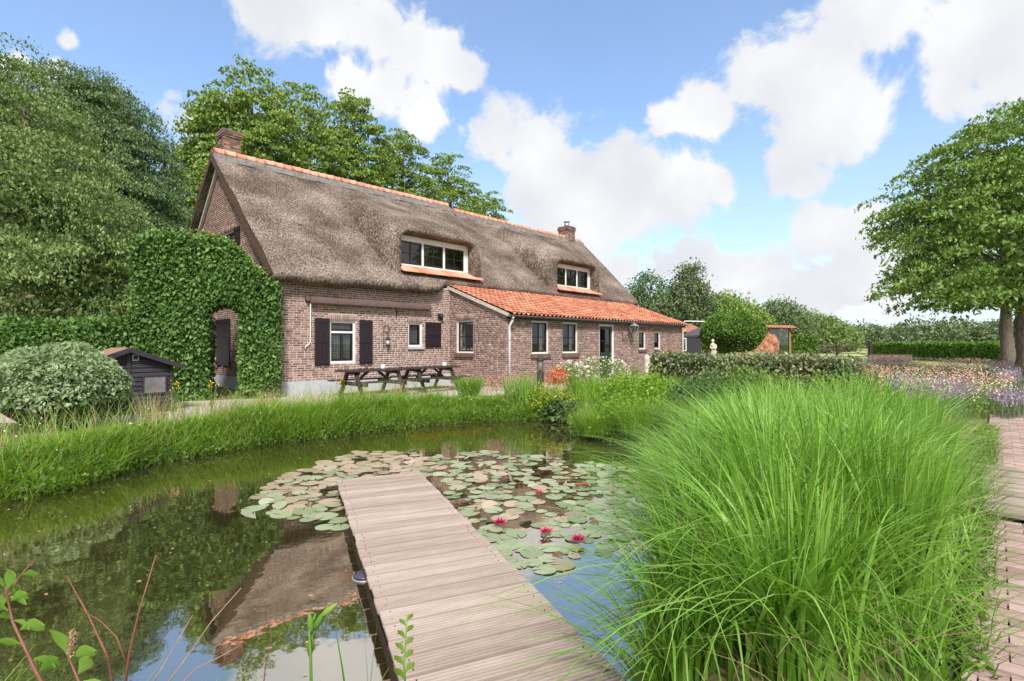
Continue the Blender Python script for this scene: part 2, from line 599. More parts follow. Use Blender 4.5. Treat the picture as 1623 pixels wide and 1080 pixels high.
# water: clear brownish sheet, reflecting
def water_mat():
    m = bpy.data.materials.new('pond_water')
    m.use_nodes = True
    N, L = m.node_tree.nodes, m.node_tree.links
    N.clear()
    o = N.new('ShaderNodeOutputMaterial')
    t = N.new('ShaderNodeBsdfTransparent')
    t.inputs[0].default_value = (.6, .54, .33, 1)
    g = N.new('ShaderNodeBsdfGlossy')
    g.inputs['Roughness'].default_value = 0.025
    g.inputs['Color'].default_value = (.88, .82, .74, 1)
    f = N.new('ShaderNodeFresnel')
    f.inputs[0].default_value = 1.42
    tcn = N.new('ShaderNodeTexCoord')
    nz = N.new('ShaderNodeTexNoise')
    nz.inputs['Scale'].default_value = 3.2
    nz.inputs['Detail'].default_value = 3
    L.new(tcn.outputs['Object'], nz.inputs['Vector'])
    b = N.new('ShaderNodeBump')
    b.inputs['Strength'].default_value = 0.16
    b.inputs['Distance'].default_value = 0.012
    L.new(nz.outputs['Fac'], b.inputs['Height'])
    L.new(b.outputs[0], g.inputs['Normal'])
    ma = N.new('ShaderNodeMath')
    ma.operation = 'MULTIPLY_ADD'
    ma.use_clamp = True
    ma.inputs[1].default_value = 0.66
    ma.inputs[2].default_value = 0.02
    L.new(f.outputs[0], ma.inputs[0])
    df = N.new('ShaderNodeBsdfDiffuse')
    df.inputs[0].default_value = (.075, .066, .03, 1)
    mu = N.new('ShaderNodeMixShader')
    mu.inputs[0].default_value = .5
    L.new(t.outputs[0], mu.inputs[1])
    L.new(df.outputs[0], mu.inputs[2])
    ms = N.new('ShaderNodeMixShader')
    L.new(ma.outputs[0], ms.inputs[0])
    L.new(mu.outputs[0], ms.inputs[1])
    L.new(g.outputs[0], ms.inputs[2])
    L.new(ms.outputs[0], o.inputs[0])
    return m


M['water'] = water_mat()

# ================================================================== ground, pond, terrace, path
WATER_Z = -0.40
POND = [(-6.04, 6.04), (-5.71, 7.0), (-5.76, 8.11), (-5.12, 8.9), (-4.58, 9.75), (-3.74, 10.4), (-2.33, 11.76), (-.18, 12.7), (1.2, 12.95),
        (1.5, 11.6), (1.45, 10.6), (2.05, 9.57), (2.45, 8.6), (2.1, 6.6), (1.45, 4.6), (.92, 3.5), (.72, 2.8), (.45, 2.25), (-.6, 2.0), (-2.0, 2.05),
        (-3.6, 2.2), (-6.0, 2.2), (-8.6, 2.8), (-9.6, 4.2), (-8.2, 5.5)]


def smooth_poly(P, it=2):
    for _ in range(it):
        Q = []
        for i in range(len(P)):
            a, b = np.array(P[i]), np.array(P[(i + 1) % len(P)])
            Q += [tuple(a * .75 + b * .25), tuple(a * .25 + b * .75)]
        P = Q
    return P


POND_S = smooth_poly(POND, 2)


def vnoise(P, s, seed=0):
    """cheap smooth value noise on 2-D points"""
    r = np.random.default_rng(seed)
    ph = r.random((6, 3)) * 6.28
    k = (r.random((6, 2)) - .5) * 2
    v = np.zeros(len(P))
    for i in range(6):
        v += np.sin((P[:, 0] * k[i, 0] + P[:, 1] * k[i, 1]) * s * (1 + i * .45) + ph[i, 0]) / (1 + i * .5)
    return v / 2.6


def ground_z(P):
    ins = inpoly(P, POND_S)
    d = seg_dist(P, POND_S) * np.where(ins, 1, -1)
    z = np.interp(d, [-.75, -.35, -.05, .15, .6, 1.6, 3.0], [0, -.06, -.33, -.52, -.72, -1.0, -1.2])
    return z + vnoise(P, 2.5, 3) * .025 * np.clip(d + 2.2, 0, 1) * (d > -2.2)


xs = np.concatenate([[-1500, -500, -180, -80, -40, -24], np.arange(-16, 14.01, .2), [20, 30, 45, 80, 180, 500, 1500]])
ys = np.concatenate([[-800, -200, -60, -20, -8], np.arange(-3, 16.01, .2), [19, 24, 32, 45, 80, 180, 500, 1800]])
gx, gy = np.meshgrid(xs, ys)
GP = np.stack([gx.ravel(), gy.ravel()], 1)
gz = ground_z(GP)
nx, ny = len(xs), len(ys)
idx = np.arange(nx * ny).reshape(ny, nx)
GF = np.stack([idx[:-1, :-1], idx[:-1, 1:], idx[1:, 1:], idx[1:, :-1]], -1).reshape(-1, 4)


def ground_mat():
    m = mat('turf_and_soil', [(.075, .085, .03), (.14, .15, .05), (.22, .20, .09)], rough=1, scale=1.3, detail=9, bump=.5, bscale=20, bdist=.03)
    N, L = m.node_tree.nodes, m.node_tree.links
    p = next(n for n in N if n.type == 'BSDF_PRINCIPLED')
    src = p.inputs['Base Color'].links[0].from_socket
    te = N.new('ShaderNodeNewGeometry')
    se = N.new('ShaderNodeSeparateXYZ')
    L.new(te.outputs['Position'], se.inputs[0])
    mr_ = N.new('ShaderNodeMapRange')
    mr_.inputs['From Min'].default_value = -.22
    mr_.inputs['From Max'].default_value = -.45
    L.new(se.outputs['Z'], mr_.inputs['Value'])
    nz = N.new('ShaderNodeTexNoise')
    nz.inputs['Scale'].default_value = 1.7
    nz.inputs['Detail'].default_value = 7
    L.new(te.outputs['Position'], nz.inputs['Vector'])
    ra = N.new('ShaderNodeValToRGB')
    ra.color_ramp.elements[0].position = .35
    ra.color_ramp.elements[0].color = (.045, .036, .018, 1)
    ra.color_ramp.elements[1].position = .65
    ra.color_ramp.elements[1].color = (.15, .15, .03, 1)
    L.new(nz.outputs['Fac'], ra.inputs[0])
    mx = N.new('ShaderNodeMix')
    mx.data_type = 'RGBA'
    L.new(mr_.outputs[0], mx.inputs['Factor'])
    L.new(src, mx.inputs['A'])
    L.new(ra.outputs[0], mx.inputs['B'])
    L.new(mx.outputs['Result'], p.inputs['Base Color'])
    return m


g_o = link('ground', np_mesh('ground', np.column_stack([GP, gz]), GF, True), ground_mat())
tag(g_o, kind='structure')

# far field beyond the gate
fld = MB().add([(14, 30, .006), (160, 30, .006), (160, 140, .006), (14, 140, .006)], [(0, 1, 2, 3)]).build('field', M['fieldgrass'])
tag(fld, kind='structure')

# water sheet, its rim hidden inside the bank
wp = np.array(POND_S)
cen = wp.mean(0)
ring = []
for i in range(len(wp)):
    a, b, c = wp[i - 1], wp[i], wp[(i + 1) % len(wp)]
    t_ = (c - a) / np.linalg.norm(c - a)
    nrm = np.array([t_[1], -t_[0]])
    q = b + nrm * .09
    if inpoly(q[None], POND_S)[0]:
        q = b - nrm * .09
    ring.append((q[0], q[1], WATER_Z))
wo = MB().add(ring, [tuple(range(len(ring)))]).build('water', M['water'])
tag(wo, kind='structure')

# house axes: u runs along the front, n points into the house
HOUSE = Vector((-6.665, 14.57, 0))
HROT = R(46.5)
HU = Vector((math.cos(HROT), math.sin(HROT), 0))
HN = Vector((-math.sin(HROT), math.cos(HROT), 0))


def hw(t, s, z=0.0):
    return HOUSE + HU * t + HN * s + Vector((0, 0, z))


# gravel terrace between the bank and the house
ter = [hw(-1.5, 0), hw(6.4, 0.1), hw(6.4, -2.9), hw(21, -2.9), hw(30, -2.9), hw(30, -5.2), hw(17, -5.0), hw(9.5, -4.6)] + \
      [Vector(p + (0,)) for p in [(.6, 14.9), (-1.0, 14.6), (-3.0, 13.4), (-4.4, 12.2), (-5.6, 11.1), (-6.5, 10.0), (-7.4, 9.3), (-9.6, 9.6), (-13, 9.6),
                                  (-14, 10.4), (-11.2, 11.5), (-9.4, 13.0)]]
to = MB().add([(p.x, p.y, .012) for p in ter], [tuple(range(len(ter)))[::-1]]).build('terrace', M['gravel'])
tag(to, kind='structure')

# brick path on the right, parallel to the house front
PATH = empty('path', (2.435, 2.735, 0), HROT)     # local x along the path, y to its left
PATH['kind'] = 'structure'
bed = MB().box(-4.5, 26, -2.2, 0.02, -.05, .012).build('sand_bed', M['sandbed'], PATH)
bm_ = MB().box(-.5, .5, -.5, .5, -.5, .5)
bm_.v = [(x * (.965 if z > 0 else 1), y * (.985 if z > 0 else 1), z) for x, y, z in bm_.v]
paver_me = bm_.mesh('paver')
paver_me.materials.append(M['paver'])
DECK0, DECK1 = 2.25, 4.35
pv = []
x = -4.4
k = 0
while x < 26:
    y = -2.15 - (.105 if k % 2 else 0)
    while y < 0:
        a0, a1 = max(y, -2.15), min(y + .205, .0)
        if a1 - a0 > .05 and not (DECK0 - .06 < x + .05 < DECK1 + .06):
            pv.append((x + .0525, (a0 + a1) / 2, a1 - a0 - .001))
        y += .21
    x += .108
    k += 1


def view_size(p):
    w = PATH.location + Matrix.Rotation(HROT, 3, 'Z') @ Vector((p[0], p[1], 0))
    if w.y < 1.5 or w.x / w.y > 1.03:
        return 0
    return 1 / w.y


pv.sort(key=lambda p: -view_size(p))
for i, (px_, py_, ln) in enumerate(pv[:300]):
    o = link('paver', paver_me, None, PATH)
    o.location = (px_, py_, .022 + random.uniform(-.004, .004))
    o.scale = (.098, ln, .05)
    o.rotation_euler = (random.uniform(-.02, .02), random.uniform(-.02, .02), random.uniform(-.025, .025))
rest = MB()
for (px_, py_, ln) in pv[300:]:
    dz = random.uniform(-.004, .004)
    rest.box(px_ - .049, px_ + .049, py_ - ln / 2, py_ + ln / 2, -.003 + dz, .047 + dz)
tag(rest.build('pavers', M['paver'], PATH), kind='stuff')


# grooved deck board: local x along the board, y across
def board_mesh(name, L_, w, h, ribs):
    prof = [(-w / 2, -h)]
    n = ribs
    for i in range(n):
        y0 = -w / 2 + w * i / n
        y1 = y0 + w / n
        g = (y1 - y0)
        prof += [(y0 + g * .06, -.002), (y0 + g * .16, -.0005), (y0 + g * .54, -.0005), (y0 + g * .60, -.002), (y0 + g * .66, -.013), (y0 + g * .99, -.013)]
    prof += [(w / 2, -.001), (w / 2, -h)]
    m_ = len(prof)
    vs = [(-L_ / 2, y, z) for y, z in prof] + [(L_ / 2, y, z) for y, z in prof]
    fs = [(i, i + 1, m_ + i + 1, m_ + i) for i in range(m_ - 1)] + [(m_ - 1, 0, m_, 2 * m_ - 1)]
    fs += [tuple(range(m_))[::-1], tuple(range(m_, 2 * m_))]
    b = MB().add(vs, fs)
    me = b.mesh(name)
    me.materials.append(M['deck'])
    return me


BR = empty('footbridge', PATH.location + HU * DECK0, HROT, 'short crossing of ribbed grey boards laid over the brick path', 'footbridge')
bme = [board_mesh('deck_board', 2.35, .172, .035, n) for n in (6, 2)]
nb = 12
for i in range(nb):
    o = link('deck_board', bme[0 if i < 5 else 1], None, BR)
    o.location = (.09 + i * .178, -1.05, .085 if i < 4 else .10)
    o.rotation_euler = (random.uniform(-.004, .004), random.uniform(-.01, .01), R(90) + random.uniform(-.004, .004))
for yy in (-2.0, -1.05, -.1):
    MB().box(0, nb * .178 + .02, yy - .04, yy + .04, .0, .05).build('bearer', M['joist'], BR)

# jetty
JA = R(-23.2)
JD = Vector((math.sin(JA), math.cos(JA), 0))           # pointing out over the pond
JEND = Vector((-1.73, 6.664, 0))
DECK_Z = -.215
JLEN, JW, PITCH = 6.3, 1.057, .1815
JT = empty('jetty', JEND - JD * JLEN, math.atan2(JD.y, JD.x), 'narrow jetty of pale weathered boards running out over the pond', 'jetty')
jme = [board_mesh('deck_board', JW, .164, .028, n) for n in (6, 6, 6)]
nbd = int(JLEN / PITCH)
for i in range(nbd):
    o = link('deck_board', jme[i % 3], None, JT)
    o.location = (JLEN - .09 - i * PITCH, random.uniform(-.006, .006), DECK_Z + random.uniform(-.003, .003))
    o.rotation_euler = (random.uniform(-.004, .004), random.uniform(-.006, .006), R(90) + (math.pi if random.random() < .5 else 0) + random.uniform(-.005, .005))
for yy in (-JW / 2 + .07, JW / 2 - .07):
    MB().box(0, JLEN - .03, yy - .025, yy + .025, DECK_Z - .17, DECK_Z - .03).build('bearer', M['joist'], JT)
for xx in (JLEN - .2, JLEN - 2.4, JLEN - 4.4):
    for yy in (-JW / 2 + .12, JW / 2 - .12):
        MB().tube([(xx, yy, -1.4), (xx, yy, DECK_Z - .035)], .05, 10).build('post', M['joist'], JT, True)
sc_ = MB()
for i in range(nbd):
    for yy in (-JW / 2 + .065, JW / 2 - .065):
        for dx_ in (-.045, .045):
            sc_.lathe([(.0045, -.004), (.0045, .0005), (.003, .001)], 6, (JLEN - .09 - i * PITCH + dx_ + random.uniform(-.006, .006), yy + random.uniform(-.012, .012), DECK_Z + .002))
tag(sc_.build('screws', M['iron'], JT), kind='stuff')
MB().box(JLEN - .022, JLEN + .0, -JW / 2 + .02, JW / 2 - .02, DECK_Z - .16, DECK_Z - .032).build('end_board', M['joist'], JT)
MB().tube([(JLEN - .85, JW / 2 - .045, DECK_Z - .1), (JLEN - .85, JW / 2 - .03, -.8)], .006, 6).build('hose', M['zinc'], JT, True)
# small dark float moored against the jetty
fl = empty('skimmer', JEND - JD * 2.5 + Vector((-JD.y, JD.x, 0)) * (JW / 2 - .03) + Vector((0, 0, WATER_Z - .02)), math.atan2(JD.y, JD.x),
           'small dark pond skimmer with a silver rim beside the jetty', 'skimmer')
fl.scale = (.8, .8, .62)
MB().lathe([(.06, -.08), (.105, -.03), (.105, .03)], 18).build('hull', M['iron'], fl, True)
MB().lathe([(.118, .03), (.125, .038), (.118, .046)], 18).build('rim', M['zinc'], fl, True)
MB().lathe([(.11, .046), (.1, .075), (.06, .1), (.01, .108)], 18).build('lid', mat('violet_plastic', [(.05, .045, .075), (.07, .065, .1)], rough=.35), fl, True)

# ================================================================== farmhouse (local x = along the front, y = into the house)
FH = empty('farmhouse', HOUSE, HROT, 'long brick farmhouse with a thatched roof, two dormers and an orange tiled lean-to', 'house')
AX0, AX1, AS = 6.32, 19.38, -2.96        # lean-to: start, end along the front, outer face
EAVE, RIDGE_S, HDEPTH = 3.32, 4.9, 9.8


class Frame:
    """wall plane: a along, d outwards, z up"""

    def __init__(s, O, X, Nn):
        s.O, s.X, s.N = Vector(O), Vector(X), Vector(Nn)

    def p(s, a, d, z):
        return s.O + s.X * a + s.N * d + Vector((0, 0, z))

    def box(s, mb, a0, a1, d0, d1, z0, z1):
        P = s.p
        return mb.hexa([P(a0, d1, z0), P(a1, d1, z0), P(a1, d0, z0), P(a0, d0, z0), P(a0, d1, z1), P(a1, d1, z1), P(a1, d0, z1), P(a0, d0, z1)])


F_MAIN = Frame((0, 0, 0), (1, 0, 0), (0, -1, 0))
F_GABLE = Frame((0, 0, 0), (0, 1, 0), (-1, 0, 0))
F_ASIDE = Frame((AX0, AS, 0), (0, 1, 0), (-1, 0, 0))
F_AFRONT = Frame((AX0, AS, 0), (1, 0, 0), (0, -1, 0))
BL, BH, BJ = .205, .0505, .0175
brick_me = MB().box(-.5, .5, -.5, .5, -.5, .5).mesh('brick')


def wall(name, fr, a0, a1, zb, hfn, openings, bm, mm, singles=0, z_brick=None, lintel=True):
    # mortar core with real openings and reveals
    acut = sorted(set([a0, a1] + [o[i] for o in openings for i in (0, 1)] + list(np.linspace(a0, a1, 81))))
    zmax = max(hfn(a) for a in np.linspace(a0, a1, 40))
    zcut = sorted(set([zb, zmax] + [o[i] for o in openings for i in (2, 3)]))
    mb = MB()
    for i in range(len(acut) - 1):
        p0, p1 = acut[i], acut[i + 1]
        for j in range(len(zcut) - 1):
            z0, z1 = zcut[j], zcut[j + 1]
            cm, zm = (p0 + p1) / 2, (z0 + z1) / 2
            if any(o[0] < cm < o[1] and o[2] < zm < o[3] for o in openings):
                continue
            h0, h1 = hfn(p0), hfn(p1)
            if max(h0, h1) <= z0:
                continue
            mb.add([fr.p(p0, 0, z0), fr.p(p1, 0, z0), fr.p(p1, 0, max(z0, min(z1, h1))), fr.p(p0, 0, max(z0, min(z1, h0)))], [(0, 1, 2, 3)])
    for o in openings:
        b0, b1, z0, z1 = o
        D = -.22
        for q in ([(b0, 0, z0), (b0, D, z0), (b0, D, z1), (b0, 0, z1)], [(b1, 0, z0), (b1, 0, z1), (b1, D, z1), (b1, D, z0)],
                  [(b0, 0, z1), (b0, D, z1), (b1, D, z1), (b1, 0, z1)], [(b0, 0, z0), (b1, 0, z0), (b1, D, z0), (b0, D, z0)]):
            mb.add([fr.p(*v) for v in q], [(0, 1, 2, 3)])
    part = mb.build(name, mm, FH)
    # bricks
    bricks = []
    zs = z_brick if z_brick is not None else zb
    holes = [(o[0] - .004, o[1] + .004, o[2], o[3]) for o in openings]
    if lintel:
        for o in openings:
            c0, c1 = o[0] - .06, o[1] + .06
            holes.append((c0, c1, o[3], o[3] + .205))
            n = int((c1 - c0) / .067)
            for q in range(n):
                aa = c0 + (q + .5) * (c1 - c0) / n
                bricks.append((aa, o[3] + .102, (c1 - c0) / n - .012, .192))
    row = 0
    z = zs + .006
    while z + BH < zmax:
        zc = z + BH / 2
        x = a0 - (.0 if row % 2 else .112) + random.uniform(-.02, .02)
        while x < a1:
            ln = BL if random.random() > .16 else .10
            s0, s1 = max(x, a0 + .004), min(x + ln, a1 - .004)
            segs = [(s0, s1)]
            for (b0, b1, z0, z1) in holes:
                if z + BH > z0 + .004 and z < z1 - .004:
                    ns = []
                    for (c0, c1) in segs:
                        if c1 <= b0 or c0 >= b1:
                            ns.append((c0, c1))
                        else:
                            if c0 < b0 - .03:
                                ns.append((c0, b0 - .003))
                            if c1 > b1 + .03:
                                ns.append((b1 + .003, c1))
                    segs = ns
            for (c0, c1) in segs:
                if c1 - c0 > .035 and z + BH < min(hfn(c0), hfn(c1)) + .02:
                    bricks.append(((c0 + c1) / 2, zc, c1 - c0, BH))
            x += ln + BJ
        z += BH + BJ
        row += 1
    if singles:
        key = lambda b: -1 / (fr.p(b[0], 0, b[1]).length + .001) if False else b[4]
        def vis(b):
            w = FH_M @ fr.p(b[0], 0, b[1])
            px = 811 + 811 * w.x / w.y
            py = 545 - 811 * (w.z - CAM_H) / w.y
            hid = px < 452 or py > 604
            return (w.y if not hid else 99) - (b[2] > .2) * 3
        bricks.sort(key=vis)
        for (a, zc, ln, h) in bricks[:singles]:
            o = link('brick', brick_me, bm, part)
            o.location = fr.p(a, random.uniform(-.0215, -.0195), zc)
            o.rotation_euler = (random.uniform(-.01, .01), random.uniform(-.008, .008), random.uniform(-.01, .01))
            o.scale = (ln, .05, h)
        bricks = bricks[singles:]
    n = len(bricks)
    B = np.array(bricks)
    V = np.zeros((n, 8, 3))
    X, Nn, O = np.array(fr.X), np.array(fr.N), np.array(fr.O)
    prd = RNG.uniform(.003, .006, n)
    tilt = RNG.uniform(-.002, .002, (n, 4))
    k = 0
    for d in (0, 1):
        for (sa, sz) in ((-1, -1), (1, -1), (1, 1), (-1, 1)):
            in_ = .003 * d
            V[:, k] = (O + X * (B[:, 0] + sa * (B[:, 2] / 2 - in_))[:, None] + Nn * ((prd + tilt[:, k % 4]) if d else np.full(n, -.01))[:, None])
            V[:, k, 2] += B[:, 1] + sz * (B[:, 3] / 2 - in_)
            k += 1
    Fq = np.array([(4, 5, 6, 7), (0, 1, 5, 4), (1, 2, 6, 5), (2, 3, 7, 6), (3, 0, 4, 7)])
    Fs = (np.arange(n)[:, None, None] * 8 + Fq[None]).reshape(-1, 4)
    w = link('brickwork', np_mesh('brickwork', V.reshape(-1, 3), Fs), bm, part)
    tag(w, kind='stuff')
    return part


FH_M = Matrix.Translation(HOUSE) @ Matrix.Rotation(HROT, 4, 'Z')


def roof_top(s):
    """height of the thatch surface above local y = s"""
    return 3.50 + .865 * (min(s, 2 * RIDGE_S - s) + .42)


W_MAIN = [(1.57, 2.42, .90, 2.20), (4.45, 5.03, 1.40, 2.23)]
W_SIDE = [(AS * -1 - 1.30, AS * -1 - .36, 1.16, 2.34)]
W_FRONT = [(7.56 - AX0, 8.51 - AX0, 1.14, 2.31), (9.33 - AX0, 10.29 - AX0, 1.14, 2.31), (11.77 - AX0, 12.89 - AX0, .06, 2.30),
           (14.99 - AX0, 15.60 - AX0, 1.24, 2.08), (16.44 - AX0, 17.04 - AX0, 1.24, 2.08)]
W_GABLE = [(3.45, 4.55, 4.2, 5.3), (5.3, 6.3, .95, 2.25)]
wall('front_wall', F_MAIN, 0, AX0 + .02, .40, lambda a: 3.55, W_MAIN, M['brick'], M['mortar'], singles=300, z_brick=.40)
wall('gable_wall', F_GABLE, 0, HDEPTH, .40, lambda a: roof_top(a) - .12, W_GABLE, M['brick'], M['mortar_b'])
wall('lean_to_side_wall', F_ASIDE, 0, -AS, 0, lambda a: 2.40 + .385 * a, W_SIDE, M['brick_b'], M['mortar_b'])
wall('lean_to_front_wall', F_AFRONT, 0, AX1 - AX0, 0, lambda a: 2.44, W_FRONT, M['brick_b'], M['mortar_b'])
# hidden walls: plain
mb = MB()
mb.add([(0, HDEPTH, 0), (20.6, HDEPTH, 0), (20.6, HDEPTH, 3.5), (0, HDEPTH, 3.5)], [(0, 1, 2, 3)])
mb.add([(20.4, 0, 0), (20.4, HDEPTH, 0), (20.4, HDEPTH, 3.5), (20.4, RIDGE_S, 7.8), (20.4, 0, 3.5)], [(0, 1, 2, 3, 4)])
mb.build('rear_wall', M['brick_b'], FH)
mb = MB()
mb.add([(AX1, AS, 0), (AX1, 0, 0), (AX1, 0, 3.5), (AX1, AS, 2.4)], [(0, 1, 2, 3)])
mb.build('lean_to_end_wall', M['brick_b'], FH)
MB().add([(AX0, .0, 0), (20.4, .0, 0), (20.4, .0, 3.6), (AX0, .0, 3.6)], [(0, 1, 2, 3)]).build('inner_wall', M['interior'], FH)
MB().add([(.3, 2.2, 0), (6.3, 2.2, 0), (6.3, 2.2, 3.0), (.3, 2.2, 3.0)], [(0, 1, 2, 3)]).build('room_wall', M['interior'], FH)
# rendered plinth
mb = MB()
F_MAIN.box(mb, -.025, AX0, -.05, .02, -.05, .40)
F_GABLE.box(mb, 0, HDEPTH, -.05, .022, -.05, .40)
mb.build('plinth', M['plinth'], FH)


# ------------------------------------------------------------------ windows
def window(fr, a0, a1, z0, z1, cols, rows, outer=.055, sash=.045, dep=.055, blinds=False, sill=None, name='window', split=None, curtain=False):
    """white outer frame (part) > sash, glazing bars, panes, sill, blinds"""
    mb = MB()
    D0, D1 = -dep - .08, -dep + .015
    fr.box(mb, a0 + .001, a0 + outer, D0, D1, z0 + .001, z1 - .001)
    fr.box(mb, a1 - outer, a1 - .001, D0, D1, z0 + .001, z1 - .001)
    fr.box(mb, a0 + outer, a1 - outer, D0, D1, z1 - outer, z1 - .001)
    fr.box(mb, a0 + outer, a1 - outer, D0, D1, z0 + .001, z0 + outer)
    zr = [(z0 + outer, z1 - outer)]
    if split:
        fr.box(mb, a0 + outer, a1 - outer, D0, D1 + .004, split - .03, split + .03)
        zr = [(z0 + outer, split - .03), (split + .03, z1 - outer)]
    w = mb.build(name, M['white'], FH)
    b0, b1 = a0 + outer, a1 - outer
    for zi, (y0, y1) in enumerate(zr):
        mb = MB()
        S0, S1 = -dep - .06, -dep - .008
        fr.box(mb, b0 + .001, b0 + sash, S0, S1, y0 + .001, y1 - .001)
        fr.box(mb, b1 - sash, b1 - .001, S0, S1, y0 + .001, y1 - .001)
        fr.box(mb, b0 + sash, b1 - sash, S0, S1, y1 - sash, y1 - .001)
        fr.box(mb, b0 + sash, b1 - sash, S0, S1, y0 + .001, y0 + sash * 1.3)
        mb.build('sash', M['dark'], w)
        cs = cols if not (split and zi == 1) else 1
        rs = rows if not split else 1
        c0, c1, e0, e1 = b0 + sash, b1 - sash, y0 + sash * 1.3, y1 - sash
        mb = MB()
        for i in range(1, cs):
            x_ = c0 + (c1 - c0) * i / cs
            ww = .021 if not split else .035
            fr.box(mb, x_ - ww, x_ + ww, S0 + .004, S1 - .006, e0 + .001, e1 - .001)
        for j in range(1, rs):
            z_ = e0 + (e1 - e0) * j / rs
            fr.box(mb, c0 + .001, c1 - .001, S0 + .008, S1 - .009, z_ - .019, z_ + .019)
        if mb.v:
            mb.build('glazing_bar', M['dark'], w)
        for i in range(cs):
            for j in range(rs):
                q0, q1 = c0 + (c1 - c0) * i / cs, c0 + (c1 - c0) * (i + 1) / cs
                r0, r1 = e0 + (e1 - e0) * j / rs, e0 + (e1 - e0) * (j + 1) / rs
                tl = random.uniform(-.0015, .0015)
                dd = -dep - .035
                MB().add([fr.p(q0, dd + tl, r0), fr.p(q1, dd - tl, r0), fr.p(q1, dd - tl, r1), fr.p(q0, dd + tl, r1)], [(0, 1, 2, 3)]).build('pane', M['glass'], w)
        if blinds:
            z_ = e0 + .02
            for i in range(cs):
                q0, q1 = c0 + (c1 - c0) * i / cs + .015, c0 + (c1 - c0) * (i + 1) / cs - .015
                mb = MB()
                z_ = e0 + .03
                while z_ < e1 - .03:
                    P = fr.p
                    mb.hexa([P(q0, -dep - .13, z_), P(q1, -dep - .13, z_), P(q1, -dep - .17, z_ + .025), P(q0, -dep - .17, z_ + .025),
                             P(q0, -dep - .13, z_ + .008), P(q1, -dep - .13, z_ + .008), P(q1, -dep - .17, z_ + .033), P(q0, -dep - .17, z_ + .033)])
                    z_ += .055
                fr.box(mb, q0 - .02, q0, -dep - .17, -dep - .12, e0, e1)
                fr.box(mb, q1, q1 + .02, -dep - .17, -dep - .12, e0, e1)
                fr.box(mb, (q0 + q1) / 2 + .06, (q0 + q1) / 2 + .085, -dep - .125, -dep - .115, e0, e1)
                mb.build('louvre_blind', M['blind'], w)
        if curtain:
            mb = MB()
            for (q0, q1) in ((c0 - .02, c0 + (c1 - c0) * .3), (c1 - (c1 - c0) * .22, c1 + .02)):
                for k in range(6):
                    f0, f1 = q0 + (q1 - q0) * k / 6, q0 + (q1 - q0) * (k + 1) / 6
                    d0, d1 = -dep - .18 - .03 * (k % 2), -dep - .18 - .03 * ((k + 1) % 2)
                    mb.add([fr.p(f0, d0, e0), fr.p(f1, d1, e0), fr.p(f1, d1, e1), fr.p(f0, d0, e1)], [(0, 1, 2, 3)])
            mb.build('curtain', M['blind'], w)
    if sill:
        mb = MB()
        fr.box(mb, a0 - .04, a1 + .06, -.05, .07, z0 - sill, z0 - .004)
        mb.build('sill', M['sill'] if sill > .1 else M['plinth'], w)
    return w


def shutter(fr, a0, a1, z0, z1):
    mb = MB()
    n = 4
    for i in range(n):
        p, q = a0 + (a1 - a0) * i / n + .003, a0 + (a1 - a0) * (i + 1) / n - .003
        fr.box(mb, p, q, .02, .05, z0, z1)
    s_ = mb.build('shutter', M['shutter'], FH)
    for zz in (z0 + .06, (z0 + z1) / 2 - .02, z1 - .13):
        mb = MB()
        fr.box(mb, a0 + .01, a1 - .01, .0505, .066, zz, zz + .07)
        mb.build('ledge', M['shutter'], s_)
    mb = MB()
    fr.box(mb, (a0 + a1) / 2 - .02, (a0 + a1) / 2 + .02, .03, .075, z0 - .06, z0 - .01)
    mb.build('catch', M['zinc'], s_)
    return s_


window(F_MAIN, *W_MAIN[0], 2, 1, blinds=True, split=1.86)
window(F_MAIN, *W_MAIN[1], 1, 1, blinds=True, sill=.09)
shutter(F_MAIN, 1.07, 1.54, .84, 2.27)
shutter(F_MAIN, 2.55, 3.02, .84, 2.26)
shutter(F_MAIN, 5.16, 5.86, 1.36, 2.27)
window(F_ASIDE, *W_SIDE[0], 2, 2, sill=.14, curtain=True)
window(F_AFRONT, *W_FRONT[0], 2, 2, sill=.15, curtain=True)
window(F_AFRONT, *W_FRONT[1], 2, 2, sill=.15, curtain=True)
window(F_AFRONT, *W_FRONT[3], 1, 1, sill=.11)
window(F_AFRONT, *W_FRONT[4], 1, 1, sill=.11)
window(F_GABLE, *W_GABLE[0], 2, 2)
window(F_GABLE, *W_GABLE[1], 2, 2)
shutter(F_GABLE, 2.92, 3.42, 4.2, 5.32)
shutter(F_GABLE, 4.58, 5.08, 4.2, 5.32)
shutter(F_GABLE, 3.85, 5.2, .75, 2.35)
shutter(F_GABLE, 6.4, 6.95, .95, 2.28)

# stable door of the lean-to
a0, a1, z0, z1 = W_FRONT[2]
mb = MB()
F_AFRONT.box(mb, a0 + .001, a0 + .06, -.13, -.02, z0, z1 - .001)
F_AFRONT.box(mb, a1 - .08, a1 - .001, -.13, -.02, z0, z1 - .001)
F_AFRONT.box(mb, a0 + .06, a1 - .08, -.13, -.02, z1 - .07, z1 - .001)
DR = mb.build('door', M['white'], FH)
d0, d1 = a0 + .062, a1 - .082
mb = MB()
F_AFRONT.box(mb, d0, d1, -.12, -.06, z0 + .01, 1.02)
for i in range(5):
    p = d0 + .1 + (d1 - d0 - .2) * i / 5
    F_AFRONT.box(mb, p + .005, p + (d1 - d0 - .2) / 5 - .005, -.06, -.045, z0 + .12, .92)
mb.build('lower_leaf', M['green_door'], DR)
mb = MB()
F_AFRONT.box(mb, d0, d0 + .12, -.12, -.06, 1.025, z1 - .075)
F_AFRONT.box(mb, d1 - .12, d1, -.12, -.06, 1.025, z1 - .075)
F_AFRONT.box(mb, d0 + .12, d1 - .12, -.12, -.06, 1.025, 1.14)
